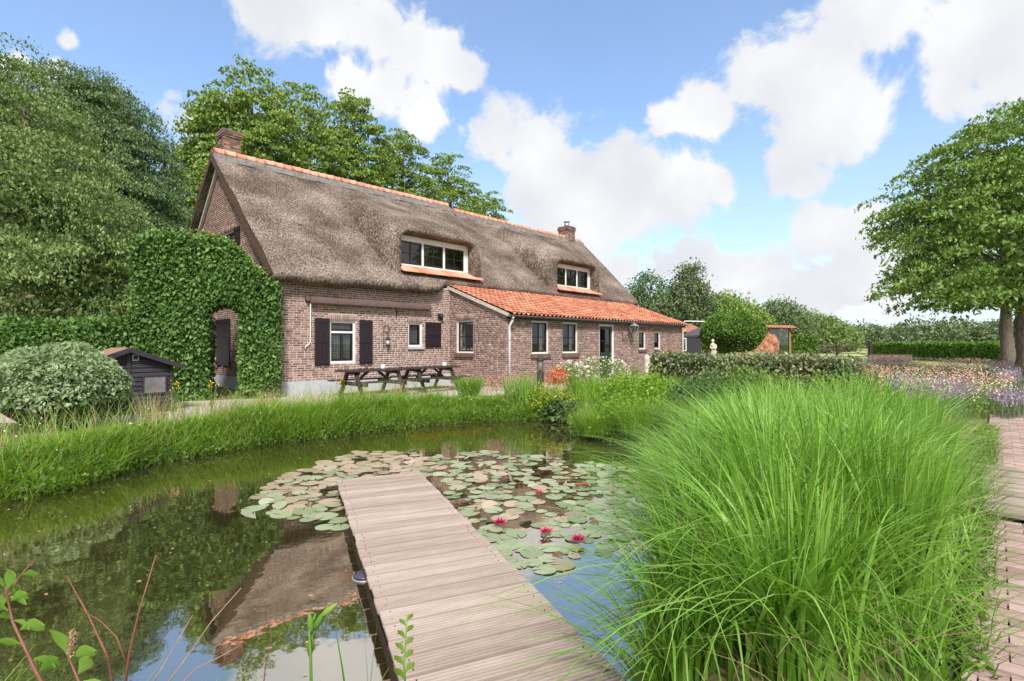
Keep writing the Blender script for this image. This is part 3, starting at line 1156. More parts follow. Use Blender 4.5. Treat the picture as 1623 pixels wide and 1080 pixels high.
F_AFRONT.box(mb, d0 + .12, d1 - .12, -.12, -.06, z1 - .2, z1 - .075)
xm = (d0 + d1) / 2
F_AFRONT.box(mb, xm - .014, xm + .014, -.11, -.066, 1.14, z1 - .2)
F_AFRONT.box(mb, d0 + .12, d1 - .12, -.108, -.07, 1.6, 1.63)
mb.build('upper_leaf', M['green_door'], DR)
for (q0, q1) in ((d0 + .12, xm - .014), (xm + .014, d1 - .12)):
    for (r0, r1) in ((1.14, 1.6), (1.63, z1 - .2)):
        MB().add([F_AFRONT.p(q0, -.09, r0), F_AFRONT.p(q1, -.09, r0), F_AFRONT.p(q1, -.09, r1), F_AFRONT.p(q0, -.09, r1)], [(0, 1, 2, 3)]).build('pane', M['glass'], DR)
mb = MB()
mb.bar(F_AFRONT.p(d1 - .05, -.03, 1.05), F_AFRONT.p(d1 - .17, -.03, 1.05), .02, .025)
F_AFRONT.box(mb, d1 - .08, d1 - .04, -.06, -.03, .97, 1.13)
mb.build('handle', M['zinc'], DR)
mb = MB()
F_AFRONT.box(mb, a0 - .1, a1 + .1, .01, .42, -.02, .055)
mb.build('doorstep', M['stone'], FH)

# ------------------------------------------------------------------ thatched roof
def eave_lift(t):
    return float(np.interp(t, [0, 5.9, 6.45, 25], [0, .06, .42, .46]))


def roof_rows():
    rows = []
    NT = 200
    for i in range(NT + 1):
        tt = i / NT
        row = []
        # outer skin, front eave -> ridge -> back eave, then inner skin back
        for kind, q in [('u', 0), ('u', .5), ('e', 0), ('e', .35), ('e', .7)] + [('o', j / 34) for j in range(35)] + [('b', j / 10) for j in range(1, 11)] + [('i', j / 12) for j in range(13)]:
            row.append((kind, q, tt))
        rows.append(row)
    return rows


def ridge_h(t):
    return 8.10 + float(np.interp(t, [0, 10.2, 10.35, 25], [0.0, .14, -.03, -.02]))


rows = roof_rows()
NC = len(rows[0])
RV = []
for row in rows:
    for kind, q, tt in row:
        tg = -.3 + 21.6 * tt
        lf = eave_lift(tg)
        se, ze = -.42 + lf * 1.0, 3.50 + lf * .865
        zr = ridge_h(tg)
        wob = .022 * math.sin(tg * 2.3 + 1) + .018 * math.sin(tg * 5.7)
        if kind == 'u':
            s_, z_ = se + .42 - q * .55 * .7, ze - .06 - .16 * q
            s_, z_ = (se + .46, ze + .02) if q == 0 else (se + .16, ze - .20 + wob)
        elif kind == 'e':
            ang = q
            s_ = se + .10 - .12 * math.sin(ang * 2.2)
            z_ = ze - .26 + .26 * ang / .7 * .8 + wob
        elif kind == 'o':
            s_ = se + (RIDGE_S - se) * q
            z_ = ze + (zr - ze) * q
            bul = .05 * math.sin(math.pi * q)
            z_ += bul + .03 * math.sin(tg * 1.1 + q * 3) * math.sin(math.pi * q) + .012 * math.sin(tg * 9 + q * 31) * math.sin(math.pi * q)
        elif kind == 'b':
            s_ = RIDGE_S + (RIDGE_S + .42) * q
            z_ = zr + (3.45 - zr) * q + .05 * math.sin(math.pi * q)
        else:   # inner skin, back eave -> front
            qq = q
            if qq < .5:
                k = qq / .5
                s_ = 2 * RIDGE_S + .36 - (RIDGE_S + .36) * k
                z_ = 3.30 + (zr - .26 - 3.30) * k
            else:
                k = (qq - .5) / .5
                s_ = RIDGE_S + (se + .46 - RIDGE_S) * k
                z_ = zr - .26 + (ze + .02 - zr + .26) * k
        ss = min(s_, 2 * RIDGE_S - s_)
        t_end = 20.15 + 1.35 * max(0, min(1, ss / RIDGE_S))
        t_ = -.3 + (t_end + .3) * tt
        if tt < 1e-6 or tt > 1 - 1e-6:
            t_ += .03 * math.sin(ss * 3.1) * (1 if tt > .5 else .6)
        RV.append((t_, s_, z_))
RF = []
NR = len(rows)
for i in range(NR - 1):
    for j in range(NC):
        j2 = (j + 1) % NC
        RF.append((i * NC + j, i * NC + j2, (i + 1) * NC + j2, (i + 1) * NC + j))
TH = link('thatch_roof', np_mesh('thatch_roof', RV, RF, True), M['thatch'], FH)
# verge ends: strip between outer and inner skins
for e_ in (0, NR - 1):
    mb = MB()
    base = e_ * NC
    outer_i = list(range(2, 2 + 3 + 35 + 10))
    pts_o = [RV[base + k] for k in outer_i]
    inner = [RV[base + k] for k in range(2 + 3 + 35 + 10, NC)][::-1]

    def resample(P, n):
        P = np.array(P)
        L_ = np.concatenate([[0], np.cumsum(np.linalg.norm(np.diff(P, axis=0), axis=1))])
        u_ = np.linspace(0, L_[-1], n)
        return np.stack([np.interp(u_, L_, P[:, k]) for k in range(3)], 1)
    # split at the ridge so both halves pair up
    ro = resample(pts_o[:38], 24).tolist() + resample(pts_o[37:], 24).tolist()
    ri = resample(inner[:7], 24).tolist() + resample(inner[6:], 24).tolist()
    dx = -.012 if e_ == 0 else .012
    vs = [(p[0] + dx, p[1], p[2]) for p in ro] + [(p[0] + dx, p[1], p[2]) for p in ri]
    n_ = len(ro)
    mb.add(vs, [(k, k + 1, n_ + k + 1, n_ + k) for k in range(n_ - 1)])
    mb.build('verge', M['thatch_end'], TH)
# pale board under the far verge of the gable
mb = MB()
mb.bar((-.06, RIDGE_S + .05, 7.72), (-.06, HDEPTH - .25, 3.62), .09, .12)
mb.build('verge_board', M['white'], FH)
mb = MB()
mb.bar((-.03, RIDGE_S - .05, 7.68), (-.03, .12, 3.72), .05, .04)
mb.build('verge_board', M['thatch_end'], FH)

# ridge: grey mortar bed and single clay ridge tiles
mb = MB()
nseg = 60
prev = None
for i in range(nseg + 1):
    t_ = -.28 + 21.7 * i / nseg
    zr = ridge_h(t_)
    w1 = .03 * math.sin(i * 1.7)
    ringp = [(t_, RIDGE_S - .34 + w1, zr - .27), (t_, RIDGE_S - .19, zr - .02), (t_, RIDGE_S, zr + .09), (t_, RIDGE_S + .19, zr - .02), (t_, RIDGE_S + .34, zr - .27)]
    b = len(mb.v)
    mb.v += ringp
    if prev is not None:
        for k in range(4):
            mb.f.append((prev + k, prev + k + 1, b + k + 1, b + k))
    prev = b
mb.build('ridge_mortar', M['cement'], TH)
mb = MB()
n_a = 9
L_ = .37
for ring_i, (xx, rr) in enumerate(((0, .165), (L_ - .05, .15), (L_ - .05, .172), (L_, .172))):
    for k in range(n_a):
        a = R(-12) + R(204) * k / (n_a - 1)
        mb.v.append((xx, -rr * math.cos(a), rr * math.sin(a) * 1.0))
for ring_i in range(3):
    for k in range(n_a - 1):
        mb.f.append((ring_i * n_a + k, ring_i * n_a + k + 1, (ring_i + 1) * n_a + k + 1, (ring_i + 1) * n_a + k))
mb.f.append(tuple(range(n_a)))
mb.f.append(tuple(range(3 * n_a, 4 * n_a))[::-1])
rt_me = mb.mesh('ridge_tile', True)
rt_me.materials.append(M['ridge'])
t_ = -.26
while t_ < 20.9:
    if not (10.12 < t_ < 10.4):
        o = link('ridge_tile', rt_me, None, TH)
        o.location = (t_, RIDGE_S + random.uniform(-.008, .008), ridge_h(t_ + .15) + .055 + random.uniform(-.006, .006))
        o.rotation_euler = (random.uniform(-.03, .03), random.uniform(-.012, .012), random.uniform(-.015, .015))
    t_ += .335


# dormers
def dormer(t0, t1):
    z0, z1 = 4.28, 5.36
    tc_, w_ = (t0 + t1) / 2, t1 - t0
    N_ = 40
    sgn = lambda v: (v > 0) - (v < 0)

    def sup(phi, hw_, zb, hh, ex):
        c, s_ = math.cos(phi), math.sin(phi)
        return tc_ - hw_ * sgn(c) * abs(c) ** ex, zb + hh * abs(s_) ** ex
    rings = []
    phis = [math.pi * k / (N_ - 1) for k in range(N_)]
    inner = [sup(p, w_ / 2 + .015, 4.0, z1 - 4.0 + .03, .12) for p in phis]

    def outer(sft, grow):
        res = []
        for p in phis:
            t_, z_ = sup(p, w_ / 2 + .52 + grow, 3.45, 2.24 + grow * .4, .40)
            z_ += .025 * math.sin(t_ * 4.1 + sft)
            res.append((t_, z_))
        return res
    o0 = outer(0, -.06)
    rings.append([(a, .46, b) for a, b in inner])
    rings.append([(a, .16, b) for a, b in inner])
    mid = [((a * .8 + c * .2), (b * .8 + d * .2)) for (a, b), (c, d) in zip(inner, o0)]
    rings.append([(a, .05, b) for a, b in mid])
    mid2 = [((a * .3 + c * .7), (b * .3 + d * .7)) for (a, b), (c, d) in zip(inner, o0)]
    rings.append([(a, .07, b) for a, b in mid2])
    rings.append([(a, .16, b) for a, b in o0])
    for s_ in (.32, .7, 1.2, 1.8, 2.4, 3.0, 3.6, 4.2, 4.75):
        oo = outer(s_, .0 + .05 * min(1, s_))
        # the swept flanks die out into the main slope
        k = .47
        rings.append([(a, s_, b + k * (s_ - .1) + .05 * math.sin(math.pi * min(1, s_ / 4.5))) for a, b in oo])
    V, F = [], []
    for rg in rings:
        V += rg
    for i in range(len(rings) - 1):
        for k in range(N_ - 1):
            F.append((i * N_ + k, (i + 1) * N_ + k, (i + 1) * N_ + k + 1, i * N_ + k + 1))
    D = link('dormer', np_mesh('dormer', V, F, True), M['thatch'], FH)
    fr = Frame((0, .42, 0), (1, 0, 0), (0, -1, 0))
    # white frame with three casements
    mb = MB()
    fr.box(mb, t0, t0 + .10, -.1, .0, z0, z1)
    fr.box(mb, t1 - .22, t1, -.1, .0, z0, z1)
    fr.box(mb, t0 + .1, t1 - .22, -.1, .0, z1 - .2, z1)
    fr.box(mb, t0 + .1, t1 - .22, -.1, .0, z0, z0 + .06)
    cw = (t1 - .22 - t0 - .10)
    for i in (1, 2):
        x_ = t0 + .1 + cw * i / 3
        fr.box(mb, x_ - .045, x_ + .045, -.1, .004, z0 + .06, z1 - .2)
    mb.build('window_frame', M['white'], D)
    for i in range(3):
        a_, b_ = t0 + .1 + cw * i / 3 + (.045 if i else .002), t0 + .1 + cw * (i + 1) / 3 - (.045 if i < 2 else .002)
        y0, y1 = z0 + .062, z1 - .202
        mb = MB()
        fr.box(mb, a_, a_ + .055, -.08, -.012, y0, y1)
        fr.box(mb, b_ - .055, b_, -.08, -.012, y0, y1)
        fr.box(mb, a_ + .055, b_ - .055, -.08, -.012, y1 - .055, y1)
        fr.box(mb, a_ + .055, b_ - .055, -.08, -.012, y0, y0 + .06)
        xm_ = (a_ + b_) / 2
        fr.box(mb, xm_ - .016, xm_ + .016, -.07, -.02, y0 + .06, y1 - .055)
        zm = (y0 + y1) / 2
        fr.box(mb, a_ + .055, b_ - .055, -.068, -.022, zm - .016, zm + .016)
        mb.build('casement', M['dark'], D)
        for (q0, q1) in ((a_ + .055, xm_ - .016), (xm_ + .016, b_ - .055)):
            for (r0, r1) in ((y0 + .06, zm - .016), (zm + .016, y1 - .055)):
                tl = random.uniform(-.003, .003)
                MB().add([fr.p(q0, -.045 + tl, r0), fr.p(q1, -.045 - tl, r0), fr.p(q1, -.045 - tl, r1), fr.p(q0, -.045 + tl, r1)], [(0, 1, 2, 3)]).build('pane', M['glass'], D)
    # dark boarded back so that the room behind is closed
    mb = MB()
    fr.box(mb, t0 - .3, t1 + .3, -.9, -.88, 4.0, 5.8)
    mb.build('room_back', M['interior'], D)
    # apron of clay tiles below
    n = int((t1 - t0 + .5) / .30)
    for i in range(n):
        x0_ = t0 - .1 + i * (t1 - t0 + .5) / n
        x1_ = x0_ + (t1 - t0 + .5) / n - .008
        hz = random.uniform(-.008, .008)
        v = [(x0_, -.10, 4.0 + hz), (x1_, -.10, 4.0 + hz), (x1_, .40, 4.25), (x0_, .40, 4.25),
             (x0_, -.10, 4.035 + hz), (x1_, -.10, 4.035 + hz), (x1_, .40, 4.283), (x0_, .40, 4.283)]
        MB().hexa(v).build('apron_tile', M['ridge'], D)
    return D


dormer(4.28, 7.58)
dormer(12.92, 15.98)


# chimneys
def chimney(t_, s_, w_, z0, z1, pot=False):
    fr_list = [Frame((t_ - w_ / 2, s_ - w_ / 2, 0), (1, 0, 0), (0, -1, 0)), Frame((t_ - w_ / 2, s_ - w_ / 2, 0), (0, 1, 0), (-1, 0, 0)),
               Frame((t_ - w_ / 2, s_ + w_ / 2, 0), (1, 0, 0), (0, 1, 0)), Frame((t_ + w_ / 2, s_ - w_ / 2, 0), (0, 1, 0), (1, 0, 0))]
    core = MB().box(t_ - w_ / 2, t_ + w_ / 2, s_ - w_ / 2, s_ + w_ / 2, z0, z1).build('chimney', M['mortar_b'], FH)
    mb = MB()
    z = z0
    r_ = 0
    while z + .055 < z1:
        ex = .012 if z + .24 < z1 else (.04 if z + .17 < z1 else .065)
        for fr in fr_list:
            x_ = -ex
            first = True
            while x_ < w_ + ex - .01:
                ln = (.105 if (first and r_ % 2) else .212)
                e_ = min(x_ + ln, w_ + ex)
                fr.box(mb, x_ + .004, e_, -.02, ex + random.uniform(-.002, .002), z, z + .055)
                x_ = e_ + .012
                first = False
        z += .0675
        r_ += 1
    tag(mb.build('brickwork', M['brick_b'], core), kind='stuff')
    MB().box(t_ - w_ / 2 - .05, t_ + w_ / 2 + .05, s_ - w_ / 2 - .05, s_ + w_ / 2 + .05, z1 - .01, z1 + .03).build('cap', M['cement'], core)
    if pot:
        MB().lathe([(.16, z1 + .03), (.15, z1 + .3), (.14, z1 + .3), (.14, z1 + .06)], 16, (t_, s_, 0)).build('flue', M['zinc'], core, True)
        MB().lathe([(.19, z1 + .36), (.2, z1 + .38), (.19, z1 + .40)], 16, (t_, s_, 0)).build('flue_cover', M['zinc'], core, True)
        MB().box(t_ - .42, t_ - .36, s_ - .36, s_ + .3, z0, z0 + .75).build('flashing', M['zinc'], core)
    return core


chimney(.42, 5.32, .56, 7.4, 9.1)
chimney(20.0, 5.0, .72, 7.6, 8.85, True)

# ------------------------------------------------------------------ lean-to roof
RS0, RZ0, RS1, RZ1 = AS - .17, 2.50, .18, 3.69          # gutter edge, upper edge
sl = Vector((0, RS1 - RS0, RZ1 - RZ0))
SLN = sl.length
sl.normalize()
LR = MB()
t0, t1 = AX0 - .06, AX1 + .10
nrm = Vector((0, -sl.z, sl.y))
for_v = []
for t_ in (t0, t1):
    for q in (0, SLN):
        p = Vector((t_, RS0, RZ0)) + sl * q
        for_v += [p - nrm * .10, p - nrm * .03]
LR.hexa([for_v[0], for_v[4], for_v[6], for_v[2], for_v[1], for_v[5], for_v[7], for_v[3]])
LR = LR.build('lean_to_roof', M['joist'], FH)
TWD, TLN, GAUGE = .232, .36, .285
prof = []
for i in range(11):
    u_ = i / 10
    x_ = u_ * (TWD + .035)
    z_ = .045 * math.sin(u_ * 2 * math.pi * .97 + .5) + .012
    prof.append((x_, z_))
mb = MB()
for yy, lift in ((0, .050), (TLN, .004)):
    for x_, z_ in prof:
        mb.v.append((x_, yy, z_ + lift))
for x_, z_ in prof:
    mb.v.append((x_, .002, z_ + .012))
n_p = len(prof)
for k in range(n_p - 1):
    mb.f.append((k, k + 1, n_p + k + 1, n_p + k))
    mb.f.append((2 * n_p + k, 2 * n_p + k + 1, k + 1, k))
tile_me = mb.mesh('pantile', True)
tile_me.materials.append(M['tile'])
SLROT = math.atan2(sl.z, sl.y)
tiles = []
ncol = int((t1 - t0) / TWD)
nrow = int(SLN / GAUGE) + 1
for c in range(ncol):
    for r_ in range(nrow):
        q = r_ * GAUGE - .03
        p = Vector((t0 + .02 + c * (t1 - t0 - .06) / ncol, RS0, RZ0)) + sl * q + nrm * random.uniform(-.004, .004)
        tiles.append((p, random.uniform(-.012, .012), random.uniform(-.015, .015)))
tiles.sort(key=lambda a: (FH_M @ a[0]).y)
for p, r1, r2 in tiles[:300]:
    o = link('pantile', tile_me, None, LR)
    o.location = p
    o.rotation_euler = (SLROT + r1, 0, r2)
tv = np.array([v.co for v in tile_me.vertices])
tf = np.array([list(p.vertices) for p in tile_me.polygons])
VV, FF = [], []
for p, r1, r2 in tiles[300:]:
    mtx = Matrix.Translation(p) @ Matrix.Rotation(r2, 4, 'Z') @ Matrix.Rotation(SLROT + r1, 4, 'X')
    m_ = np.array(mtx)
    FF.append(tf + len(VV) * len(tv))
    VV.append(tv @ m_[:3, :3].T + m_[:3, 3])
o = link('pantiles', np_mesh('pantiles', np.concatenate(VV), np.concatenate(FF), True), M['tile'], LR)
tag(o, kind='stuff')
# bargeboard, gutter, downpipes
mb = MB()
mb.bar(Vector((t0 - .015, RS0 + .02, RZ0 - .045)), Vector((t0 - .015, RS1, RZ1 - .045)), .03, .11)
mb.build('bargeboard', M['stone'], FH)
mb = MB()
gy_, gz_ = RS0 - .055, RZ0 - .045
prev = None
for t_ in np.linspace(t0 - .04, t1 + .02, 30):
    b = len(mb.v)
    for rr in (.068, .060):
        for k in range(9):
            a = math.pi + math.pi * k / 8
            mb.v.append((t_, gy_ + rr * math.cos(a), gz_ + rr * math.sin(a)))
    if prev is not None:
        for k in range(8):
            mb.f.append((prev + k, b + k, b + k + 1, prev + k + 1))
            mb.f.append((prev + 9 + k, prev + 10 + k, b + 10 + k, b + 9 + k))
        mb.f.append((prev, prev + 9, b + 9, b))
        mb.f.append((prev + 8, b + 8, b + 17, prev + 17))
    prev = b
mb.build('gutter', M['gutter'], FH, True)
MB().box(t0, t1, AS - .10, AS - .012, RZ0 - .17, RZ0 - .06).build('fascia', M['dark'], FH)
for (t_, zb) in ((AX0 + .05, 0.0), (AX1 - .04, 0.0)):
    mb = MB()
    mb.tube([(t_, gy_, gz_ - .05), (t_, gy_, gz_ - .16), (t_, AS - .07, gz_ - .36), (t_, AS - .07, gz_ - .6), (t_, AS - .07, zb)], .042, 12)
    dp = mb.build('downpipe', M['pipe'], FH, True)
    MB().tube([(t_, gy_, gz_ - .06), (t_, gy_, gz_ - .15)], .058, 12).build('hopper', M['zinc'], dp, True)
    for zz in (.5, 1.6):
        MB().tube([(t_, AS - .07, zz), (t_, AS - .07, zz + .03)], .05, 12).build('bracket', M['zinc'], dp, True)

# ------------------------------------------------------------------ fittings on the walls
AW = empty('awning', hw(0.9, 0), HROT, 'long rolled-up brown awning case high on the front wall', 'awning')
mb = MB()
mb.hexa([(0, -.19, 2.73), (4.42, -.19, 2.73), (4.42, -.012, 2.73), (0, -.012, 2.73), (0, -.15, 2.89), (4.42, -.15, 2.89), (4.42, -.012, 2.91), (0, -.012, 2.91)])
mb.build('case', M['awning'], AW)
MB().box(-.02, 4.44, -.205, -.192, 2.715, 2.785).build('front_bar', M['awning'], AW)
MB().box(-.12, -.022, -.12, -.012, 2.77, 2.88).build('gearbox', M['sill'], AW)
MB().tube([(.03, -.06, 2.72), (.03, -.045, 1.55), (.0, -.05, 1.5), (-.12, -.06, 1.42), (-.14, -.06, 1.36)], .012, 8).build('crank_rod', M['white'], AW, True)

WL = empty('wall_lamp', hw(3.54, 0), HROT, 'wrought iron ring bracket holding a small lantern between the front windows', 'wall lamp')
mb = MB()
mb.tube([(.11 * math.cos(a), -.04, 2.0 + .12 * math.sin(a)) for a in np.linspace(0, 2 * math.pi, 18)], .009, 6, False)
mb.tube([(-.11, -.04, 2.0), (-.11, -.04, 1.35)], .008, 6)
mb.tube([(.11, -.04, 2.0), (.11, -.04, 1.35)], .008, 6)
mb.tube([(.0, -.03, 1.9), (.05, -.12, 1.84), (.0, -.15, 1.75)], .008, 6)
mb.tube([(-.11, -.04, 1.42), (.11, -.04, 1.42)], .008, 6)
mb.build('bracket', M['iron'], WL, True)
MB().lathe([(.04, 0), (.055, .02), (.055, .05)], 12, (0, -.13, 1.42)).build('lamp_base', M['iron'], WL, True)
MB().lathe([(.048, .05), (.052, .2)], 12, (0, -.13, 1.42)).build('lamp_glass', M['blind'], WL, True)
MB().lathe([(.075, .2), (.07, .23), (.03, .29), (.01, .33)], 12, (0, -.13, 1.42)).build('lamp_cap', M['iron'], WL, True)

VT = empty('wall_vent', hw(5.84, 0), HROT, 'small dark square vent outlet above the closed shutter', 'vent')
MB().box(-.115, .115, -.03, -.012, 2.37, 2.61).build('plate', M['iron'], VT)
MB().tube([(0, -.03, 2.5), (0, -.1, 2.49), (.03, -.13, 2.45)], .065, 14).build('hood', M['iron'], VT, True)
MB().box(3.95 + .0, 3.965, -.03, -.012, 2.36, 2.72).build('wall_anchor', M['iron'], FH)

LN = empty('lantern', hw(14.05, AS), HROT, 'four-sided glass lantern on a curly iron arm right of the door', 'lantern')
mb = MB()
mb.tube([(-.48, -.02, 1.62), (-.48, -.02, 1.95)], .014, 6)
mb.tube([(-.48, -.03, 1.68), (-.36, -.12, 1.66), (-.3, -.2, 1.78), (-.36, -.2, 1.9), (-.2, -.26, 1.97), (.0, -.3, 1.96)], .013, 8)
mb.tube([(-.36 + .07 * math.cos(a), -.12, 1.82 + .07 * math.sin(a)) for a in np.linspace(0, 5, 12)], .009, 6)
mb.build('arm', M['iron'], LN, True)
mb = MB()
for sx_ in (-1, 1):
    for sy_ in (-1, 1):
        mb.bar((sx_ * .09, -.3 + sy_ * .09, 2.0), (sx_ * .14, -.3 + sy_ * .14, 2.27), .018, .018)
mb.box(-.1, .1, -.4, -.2, 1.97, 2.0)
mb.hexa([(-.16, -.46, 2.27), (.16, -.46, 2.27), (.16, -.14, 2.27), (-.16, -.14, 2.27), (-.03, -.33, 2.4), (.03, -.33, 2.4), (.03, -.27, 2.4), (-.03, -.27, 2.4)])
mb.tube([(0, -.3, 2.4), (0, -.3, 2.47)], .02, 8)
mb.build('cage', M['zinc'], LN)
mb = MB()
mb.hexa([(-.085, -.385, 2.0), (.085, -.385, 2.0), (.085, -.215, 2.0), (-.085, -.215, 2.0), (-.13, -.43, 2.268), (.13, -.43, 2.268), (.13, -.17, 2.268), (-.13, -.17, 2.268)])
mb.build('glass', M['glass'], LN)
MB().lathe([(.02, 0), (.035, .05), (.02, .1)], 10, (0, -.3, 2.0)).build('bulb', M['blind'], LN, True)

# ================================================================== garden objects
# picnic tables (local x along the table)
def picnic_table(loc, rz, label):
    T = empty('picnic_table', loc, rz, label, 'picnic table', 'picnic tables at the house wall')
    Lh = .98
    for i in range(5):
        y_ = -.30 + i * .15
        MB().box(-Lh, Lh, y_ - .069, y_ + .069, .715, .755).build('top_plank', M['tablewood'], T)
    for sd_ in (-1, 1):
        B = MB()
        for k in range(2):
            y_ = sd_ * (.60 + k * .15)
            B.box(-Lh, Lh, y_ - .069, y_ + .069, .425, .462)
        B.build('bench', M['tablewood'], T)
    for x_ in (-.68, .68):
        for sd_ in (-1, 1):
            mb = MB()
            mb.bar((x_, sd_ * .62, .0), (x_, sd_ * .22, .715), .045, .11, up=(1, 0, 0))
            mb.build('leg', M['tablewood'], T)
        xx = x_ + (.052 if x_ < 0 else -.052)
        MB().box(xx - .022, xx + .022, -.74, .74, .315, .425).build('cross_beam', M['tablewood'], T)
        MB().box(xx - .022, xx + .022, -.34, .34, .63, .715).build('top_beam', M['tablewood'], T)
        mb = MB()
        mb.bar((xx * .9, 0, .40), (xx * .25, 0, .71), .04, .07)
        mb.build('brace', M['tablewood'], T)
    return T


picnic_table(hw(2.0, -1.75), HROT, 'dark picnic table with benches below the shuttered window')
picnic_table(hw(4.15, -1.62), HROT + R(1.5), 'dark picnic table with benches near the lean-to side wall')
for (t_, s_, lb) in ((2.35, -1.72, 'small white candle pot on the picnic table below the shutters'), (4.75, -1.6, 'small white candle pot on the picnic table by the lean-to')):
    o = MB().lathe([(.055, 0), (.07, .02), (.072, .07), (.055, .12), (.045, .13), (.04, .125), (.05, .07), (.04, .02)], 16).build('candle_pot', M['white'], None, True)
    o.location = hw(t_, s_, .756)
    tag(o, lb, 'candle pot', 'candle pots on the tables')

# bollard lamp on the bank
BO = empty('bollard_lamp', (.80, 14.5, 0), 0, 'black bollard lamp with clear glass head on the far bank', 'lamp')
MB().lathe([(.1, -.1), (.1, .68), (.095, .70)], 20).build('post', M['iron'], BO, True)
MB().lathe([(.085, .70), (.088, .78), (.088, .98), (.085, 1.0)], 20).build('glass', glassmat('lamp_glass', (.9, .88, .82)), BO, True)
MB().lathe([(.055, .70), (.06, .82), (.055, .97)], 12).build('bulb', M['blind'], BO, True)
MB().lathe([(.102, 1.0), (.105, 1.03), (.09, 1.09), (.05, 1.13), (.01, 1.14)], 20).build('cap', M['iron'], BO, True)

# stone post and basin by the door
PS = empty('stone_pump', hw(13.0, AS - 1.5), HROT, 'pale carved stone pump post with a low basin near the door', 'pump')
mb = MB()
mb.lathe([(.17, 0), (.17, .12), (.13, .16), (.125, .55), (.14, .6), (.12, .64), (.125, .8), (.145, .86), (.13, .95), (.09, 1.02), (.03, 1.06)], 14)
mb.build('post', M['stone'], PS, True)
MB().tube([(0.05, -.1, .72), (.1, -.24, .72), (.12, -.27, .66)], .022, 8).build('spout', M['iron'], PS, True)
MB().lathe([(.30, 0), (.32, .2), (.36, .24), (.36, .27), (.30, .27), (.27, .1)], 20, (.55, -.35, 0)).build('basin', M['stone'], PS, True)

# robed statue
ST = empty('statue', (10.62, 27.0, 0), R(-20), 'weathered stone statue of a robed figure beyond the clipped hedge', 'statue')
MB().box(-.2, .2, -.2, .2, 0, .72).build('plinth', M['stone'], ST)
mb = MB()
prof = [(.24, .42), (.25, .5), (.2, .75), (.165, 1.0), (.15, 1.12), (.17, 1.26), (.18, 1.36), (.12, 1.43), (.055, 1.46), (.05, 1.5), (.085, 1.55), (.095, 1.62), (.075, 1.70), (.02, 1.735)]
mb.lathe(prof, 18)
mb.v = [(x + .035 * math.sin(z * 3), y * .72 + .015 * math.sin(math.atan2(y, x) * 7) * (z < 1.2), z) for x, y, z in mb.v]
mb.v = [(x * .8, y * .8, .72 + (z - .42) * .78) for x, y, z in mb.v]
mb.build('figure', M['stone'], ST, True)
mb = MB()
for sd_ in (-1, 1):
    mb.tube([(sd_ * .15, 0, 1.36), (sd_ * .2, -.03, 1.15), (sd_ * .1, -.16, 1.06), (sd_ * .02, -.17, 1.12)], [.055, .05, .04, .035], 10)
mb.v = [(x * .72, y * .8, .72 + (z - .42) * .78) for x, y, z in mb.v]
mb.build('arms', M['stone'], ST, True)

# cantilever parasol beyond the lean-to
PA = empty('parasol', (12.6, 33, 0), R(10), 'grey cantilever parasol beyond the end of the lean-to', 'parasol')
mb = MB()
nr = 8
apx = (0, 0, 2.72)
for k in range(nr):
    a, b = 2 * math.pi * k / nr, 2 * math.pi * (k + 1) / nr
    for (r0, z0, r1, z1) in ((.02, 2.72, .9, 2.42), (.9, 2.42, 1.75, 2.02)):
        mb.add([(r0 * math.cos(a), r0 * math.sin(a), z0), (r1 * math.cos(a), r1 * math.sin(a), z1), (r1 * math.cos(b), r1 * math.sin(b), z1), (r0 * math.cos(b), r0 * math.sin(b), z0)], [(0, 1, 2, 3)])
    mb.add([(1.75 * math.cos(a), 1.75 * math.sin(a), 2.02), (1.76 * math.cos(a), 1.76 * math.sin(a), 1.88), (1.76 * math.cos(b), 1.76 * math.sin(b), 1.88), (1.75 * math.cos(b), 1.75 * math.sin(b), 2.02)], [(0, 1, 2, 3)])
mb.build('canopy', M['parasol'], PA)
MB().tube([(-1.9, .4, 0), (-1.9, .4, 2.4), (-1.4, .3, 2.95), (0, 0, 2.92), (0, 0, 2.72)], .04, 10).build('pole', M['pipe'], PA, True)
for k in range(nr):
    a = 2 * math.pi * k / nr
    mb = MB()
    mb.bar((0, 0, 2.66), (1.72 * math.cos(a), 1.72 * math.sin(a), 2.0), .03, .03)
    mb.build('rib', M['iron'], PA)
MB().box(-2.3, -1.5, 0.0, .8, 0, .12).build('base', M['iron'], PA)

# dark garden house beyond the lean-to
GH = empty('garden_house', (12.6, 38.2, 0), R(8), 'black boarded garden house with white-framed windows behind the parasol', 'garden house')
MB().box(-2.6, 1.6, 0, 3.2, 0, 2.35).build('wall', M['shed'], GH)
mb = MB()
mb.hexa([(-2.9, -.4, 2.36), (1.9, -.4, 2.36), (1.9, 3.5, 2.36), (-2.9, 3.5, 2.36), (-2.5, 1.4, 3.05), (1.5, 1.4, 3.05), (1.5, 1.7, 3.05), (-2.5, 1.7, 3.05)])
mb.build('roof', M['rust'], GH)
for x_ in (-1.9, -.9, .1):
    w_ = MB().box(x_ - .32, x_ + .32, -.05, -.004, .95, 1.95).build('window', M['white'], GH)
    MB().box(x_ - .25, x_ - .02, -.062, -.052, 1.02, 1.88).build('pane', M['glass'], w_)
    MB().box(x_ + .02, x_ + .25, -.062, -.052, 1.02, 1.88).build('pane', M['glass'], w_)

